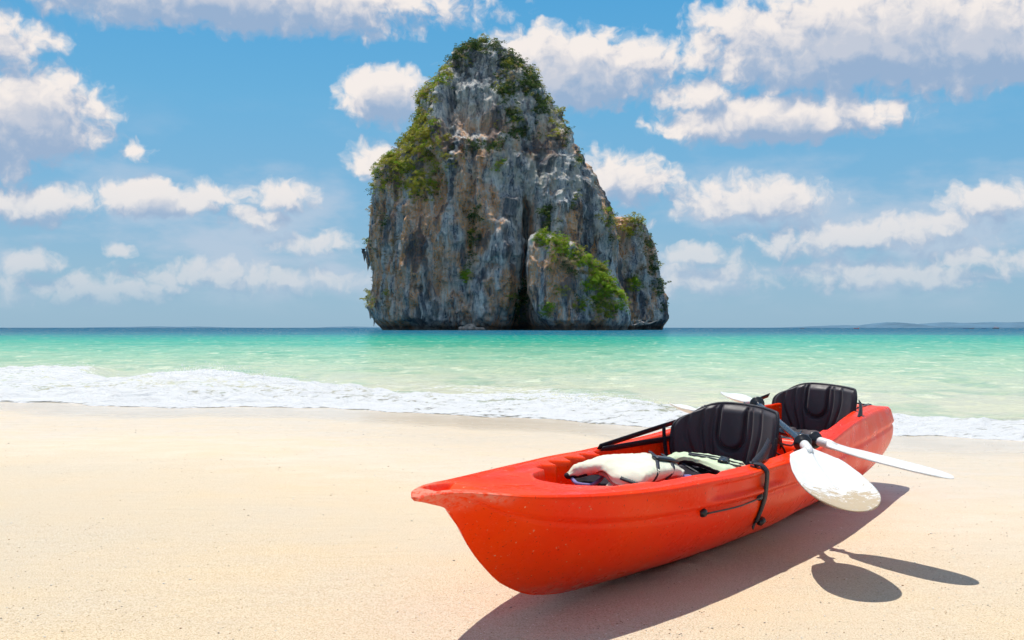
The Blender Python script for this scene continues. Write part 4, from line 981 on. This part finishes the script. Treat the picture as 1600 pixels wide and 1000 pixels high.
# ================================================================== LIFE VESTS
def vest_mat(name, c1, c2):
    m, nb, b, out = material(name); p = nb.obj()
    n = nb.noise(p, 7, 5, .6); col = nb.mix(nb.lin(n, .35, .65), c1, c2); col = nb.mix(nb.m('MULTIPLY', nb.sstep(nb.noise(p, 3, 4), .56, .7), .3), col, (.45, .55, .30))
    nb.put(b.inputs['Base Color'], col); b.inputs['Roughness'].default_value = .75; b.inputs['Sheen Weight'].default_value = .1
    w = nb.noise(nb.scale(p, (1, 1, 1)), 16, 4, .6, .5)
    nb.put(b.inputs['Normal'], nb.bump(w, .45, .012, nb.bump(nb.noise(p, 500, 2), .2, .001))); return m
m_cream = vest_mat('cream_cloth', (.60, .61, .46), (.68, .67, .55)); m_green = vest_mat('pale_green_cloth', (.48, .60, .36), (.58, .66, .46))
m_pink = simple('pink_lining', (.48, .16, .13), .8, .2, 12, .2); m_dark = simple('dark_lining', (.018, .012, .020), .8, .2, 9, .4, .4, 60); m_blue = simple('mauve_blue_lining', (.22, .20, .42), .8, .2, 10, .25)
def sheet(name, net, mat, parent, thick=.03, n=(50, 40), wrinkle=.004, matb=None, puff=.012):
    net = np.array(net, float); r, c = net.shape[:2]; a_ = np.linspace(0, 1, n[0]); b_ = np.linspace(0, 1, n[1])
    rows = np.stack([np.stack([mono(a_, np.linspace(0, 1, r), net[:, j, k]) for k in range(3)], -1) for j in range(c)], 1)
    G = np.stack([np.stack([mono(b_, np.linspace(0, 1, c), rows[i, :, k]) for k in range(3)], -1) for i in range(n[0])], 0)
    P_ = T(G[..., 0], G[..., 1], G[..., 2])
    du = np.gradient(P_, axis=0); dv = np.gradient(P_, axis=1); nm = np.cross(du, dv); nm /= np.linalg.norm(nm, axis=-1)[..., None] + 1e-9
    if nm[..., 2].mean() < 0: nm = -nm
    A2, B2 = np.meshgrid(a_, b_, indexing='ij'); rim = np.minimum(np.minimum(A2, 1 - A2), np.minimum(B2, 1 - B2)); pf = sst(rim, 0, .12)
    wv_ = wrinkle * fbm(P_[..., 0] * 22, P_[..., 1] * 22, P_[..., 2] * 22, 3, 8) + wrinkle * .7 * fbm(P_[..., 0] * 60, P_[..., 1] * 15, P_[..., 2] * 40, 2, 9)
    up = P_ + nm * (pf * puff + wv_)[..., None]; dn = P_ - nm * (thick * (.45 + .55 * pf))[..., None]
    n_ = n[0] * n[1]; F = grid_faces(*n); idx = np.arange(n_).reshape(n); loop = np.concatenate([idx[:, 0], idx[-1, 1:], idx[::-1, -1][1:], idx[0, ::-1][1:-1]]); nx_ = np.roll(loop, -1)
    E_ = np.stack([loop, nx_, nx_ + n_, loop + n_], -1)
    o = mesh_obj(name, np.concatenate([up.reshape(-1, 3), dn.reshape(-1, 3)]), np.concatenate([F, F[:, ::-1] + n_, E_]), None, parent, mats=[mat, matb or m_dark],
                 midx=np.concatenate([np.zeros(len(F)), np.ones(len(F)), np.ones(len(E_))]))
    bm = bmesh.new(); bm.from_mesh(o.data); bmesh.ops.recalc_face_normals(bm, faces=bm.faces); bm.to_mesh(o.data); bm.free()
    return o, P_, nm, up
def settle(root):
    M = __import__('mathutils').Matrix.Translation(-root.location)
    for c in list(root.children):
        c.data.transform(M)
        for g_ in c.children: g_.data.transform(M)
def on_sheet(P_, nm, a0, b0, a1, b1, k=26, off=.014):
    q = np.linspace(0, 1, k); n0, n1 = P_.shape[:2]; ii = np.clip(((a0 + (a1 - a0) * q) * (n0 - 1)).round().astype(int), 0, n0 - 1); jj = np.clip(((b0 + (b1 - b0) * q) * (n1 - 1)).round().astype(int), 0, n1 - 1)
    pth = P_[ii, jj] + nm[ii, jj] * off
    for _ in range(3): pth[1:-1] = (pth[:-2] + pth[1:-1] + pth[2:]) / 3
    return pth, nm[ii, jj]
v1 = empty('life_vest', tuple(T(.27, 0, .3)), 'cream life vest with black straps lying at the front of the cockpit', 'life vest')
# rows run from the bow end to the seat end; columns from the far side over the top to the near side
net1 = [[(0.252, -0.164, 0.398), (0.248, -0.155, 0.395), (0.246, -0.147, 0.388), (0.251, -0.148, 0.378)],
        [(0.264, -0.143, 0.420), (0.255, -0.112, 0.420), (0.255, -0.102, 0.412), (0.264, -0.108, 0.397)],
        [(0.283, -0.109, 0.438), (0.263, -0.053, 0.442), (0.255, -0.026, 0.434), (0.254, -0.015, 0.418)],
        [(0.301, -0.071, 0.445), (0.261, 0.034, 0.455), (0.236, 0.101, 0.445), (0.225, 0.104, 0.410)],
        [(0.322, -0.024, 0.445), (0.271, 0.113, 0.460), (0.236, 0.199, 0.448), (0.228, 0.179, 0.402)],
        [(0.333, 0.034, 0.435), (0.291, 0.153, 0.448), (0.272, 0.198, 0.440), (0.264, 0.182, 0.418)],
        [(0.341, 0.065, 0.420), (0.312, 0.161, 0.428), (0.298, 0.208, 0.424), (0.293, 0.213, 0.414)]]
o, P_, nm, up = sheet('front_panel', net1, m_cream, v1, .030, (70, 50), .005, m_pink)
for (a0, a1) in ((.74, .74), (.86, .86)):
    pth, nn = on_sheet(P_, nm, a0, .02, a1, .98); mesh_obj('strap', *ribbon(pth, .013, .003, nn), m_web, v1)
pth, nn = on_sheet(P_, nm, .72, .34, .90, .34, 12, .018); mesh_obj('buckle', *ribbon(pth, .040, .010, nn), m_blk, v1)
pth, nn = on_sheet(P_, nm, .52, .90, .74, .97, 16, .016); mesh_obj('strap', *ribbon(pth, .012, .003, nn), m_web, v1)
# shoulder piece, rolled collar and the lower flap seen under the arm opening
sheet('back_panel', [[(0.241, 0.017, 0.372), (0.249, 0.015, 0.380), (0.261, 0.018, 0.380)], [(0.240, 0.062, 0.368), (0.248, 0.058, 0.380), (0.254, 0.068, 0.385)], [(0.241, 0.123, 0.368), (0.253, 0.103, 0.375), (0.257, 0.110, 0.380)]], m_cream, v1, .02, (26, 22), .004, m_blue)
sheet('back_panel', [[(0.260, -0.166, 0.372), (0.278, -0.175, 0.370), (0.294, -0.160, 0.372)], [(0.259, -0.127, 0.355), (0.287, -0.128, 0.352), (0.299, -0.089, 0.355)], [(0.267, -0.077, 0.330), (0.286, -0.042, 0.330), (0.303, -0.015, 0.335)]], m_dark, v1, .012, (26, 22), .006, m_blue)
sheet('back_panel', [[(0.262, 0.112, 0.365), (0.278, 0.127, 0.380), (0.299, 0.158, 0.390)], [(0.278, 0.131, 0.350), (0.301, 0.144, 0.360), (0.331, 0.160, 0.372)], [(0.289, 0.170, 0.330), (0.318, 0.175, 0.340), (0.354, 0.169, 0.350)]], m_dark, v1, .012, (26, 22), .006, m_blue)
for pts_, r_, mt_ in (([(0.252, -0.143, 0.378), (0.245, -0.098, 0.368), (0.250, -0.066, 0.365), (0.266, -0.062, 0.372), (0.275, -0.065, 0.385)], .007, m_blue),
                      ([(0.246, -0.150, 0.392), (0.249, -0.150, 0.384), (0.255, -0.125, 0.388), (0.258, -0.093, 0.398)], .009, m_dark),
                      ([(0.258, -0.093, 0.398), (0.261, -0.061, 0.406), (0.255, -0.016, 0.408), (0.243, 0.041, 0.402), (0.230, 0.092, 0.398)], .008, m_pink),
                      ([(0.231, 0.175, 0.396), (0.249, 0.170, 0.408), (0.264, 0.178, 0.412), (0.286, 0.185, 0.410), (0.292, 0.213, 0.408)], .008, m_pink),
                      ([(0.262, .05, 0.372), (0.254, .10, 0.392), (0.246, 0.16, 0.385)], .007, m_dark),
                      ([(0.300, .19, 0.39), (0.306, .21, 0.392), (0.300, 0.235, 0.38)], .018, m_blue)):
    V_, F_ = tube(smooth_path([T(*q) for q in pts_], 30), r_, 10); mesh_obj('lining', V_, F_, mt_, v1)
blob_ = lambda nm_, c, r, mt, par, sc: (lambda o_: setattr(o_, 'parent', par))(blob(nm_, c, r, mt, None, sc))
settle(v1)
v2 = empty('life_vest', tuple(T(.40, 0.02, .3)), 'pale green life vest with black straps and dark lining leaning against the front seat', 'life vest')
net2 = [[(0.374, -0.024, 0.408), (0.361, 0.015, 0.410), (0.361, 0.032, 0.400)],
        [(0.384, 0.051, 0.420), (0.372, 0.078, 0.420), (0.365, 0.099, 0.412)],
        [(0.388, 0.140, 0.420), (0.371, 0.166, 0.420), (0.355, 0.187, 0.410)],
        [(0.394, 0.222, 0.410), (0.370, 0.251, 0.410), (0.346, 0.270, 0.400)],
        [(0.401, 0.271, 0.398), (0.379, 0.288, 0.398), (0.357, 0.301, 0.396)]]
o, P_, nm, up = sheet('front_panel', net2, m_green, v2, .022, (60, 34), .005, m_dark)
for b0 in (.35, .62):
    pth, nn = on_sheet(P_, nm, .25, b0, .97, b0); mesh_obj('strap', *ribbon(pth, .010, .003, nn), m_web, v2)
pth, nn = on_sheet(P_, nm, .66, .30, .66, .70, 12, .018); mesh_obj('buckle', *ribbon(pth, .034, .008, nn), m_blk, v2)
sheet('inner_panel', [[(.335, -.04, .335), (.330, .05, .340), (.322, .14, .330)], [(.365, -.02, .36), (.355, .09, .372), (.345, .19, .355)], [(.41, .02, .34), (.40, .13, .35), (.39, .235, .345)]], m_dark, v2, .02, (30, 24), .010, m_blue)
pth = smooth_path([T(.372, .03, .415), T(.366, .09, .392), T(.362, .15, .374)], 14); mesh_obj('strap', *ribbon(pth, .030, .003, (0, 0, 1)), m_web, v2)
pth = smooth_path([T(.392, .06, .410), T(.384, .13, .385), T(.378, .19, .378)], 14); mesh_obj('strap', *ribbon(pth, .022, .003, (0, 0, 1)), m_web, v2)
settle(v2)
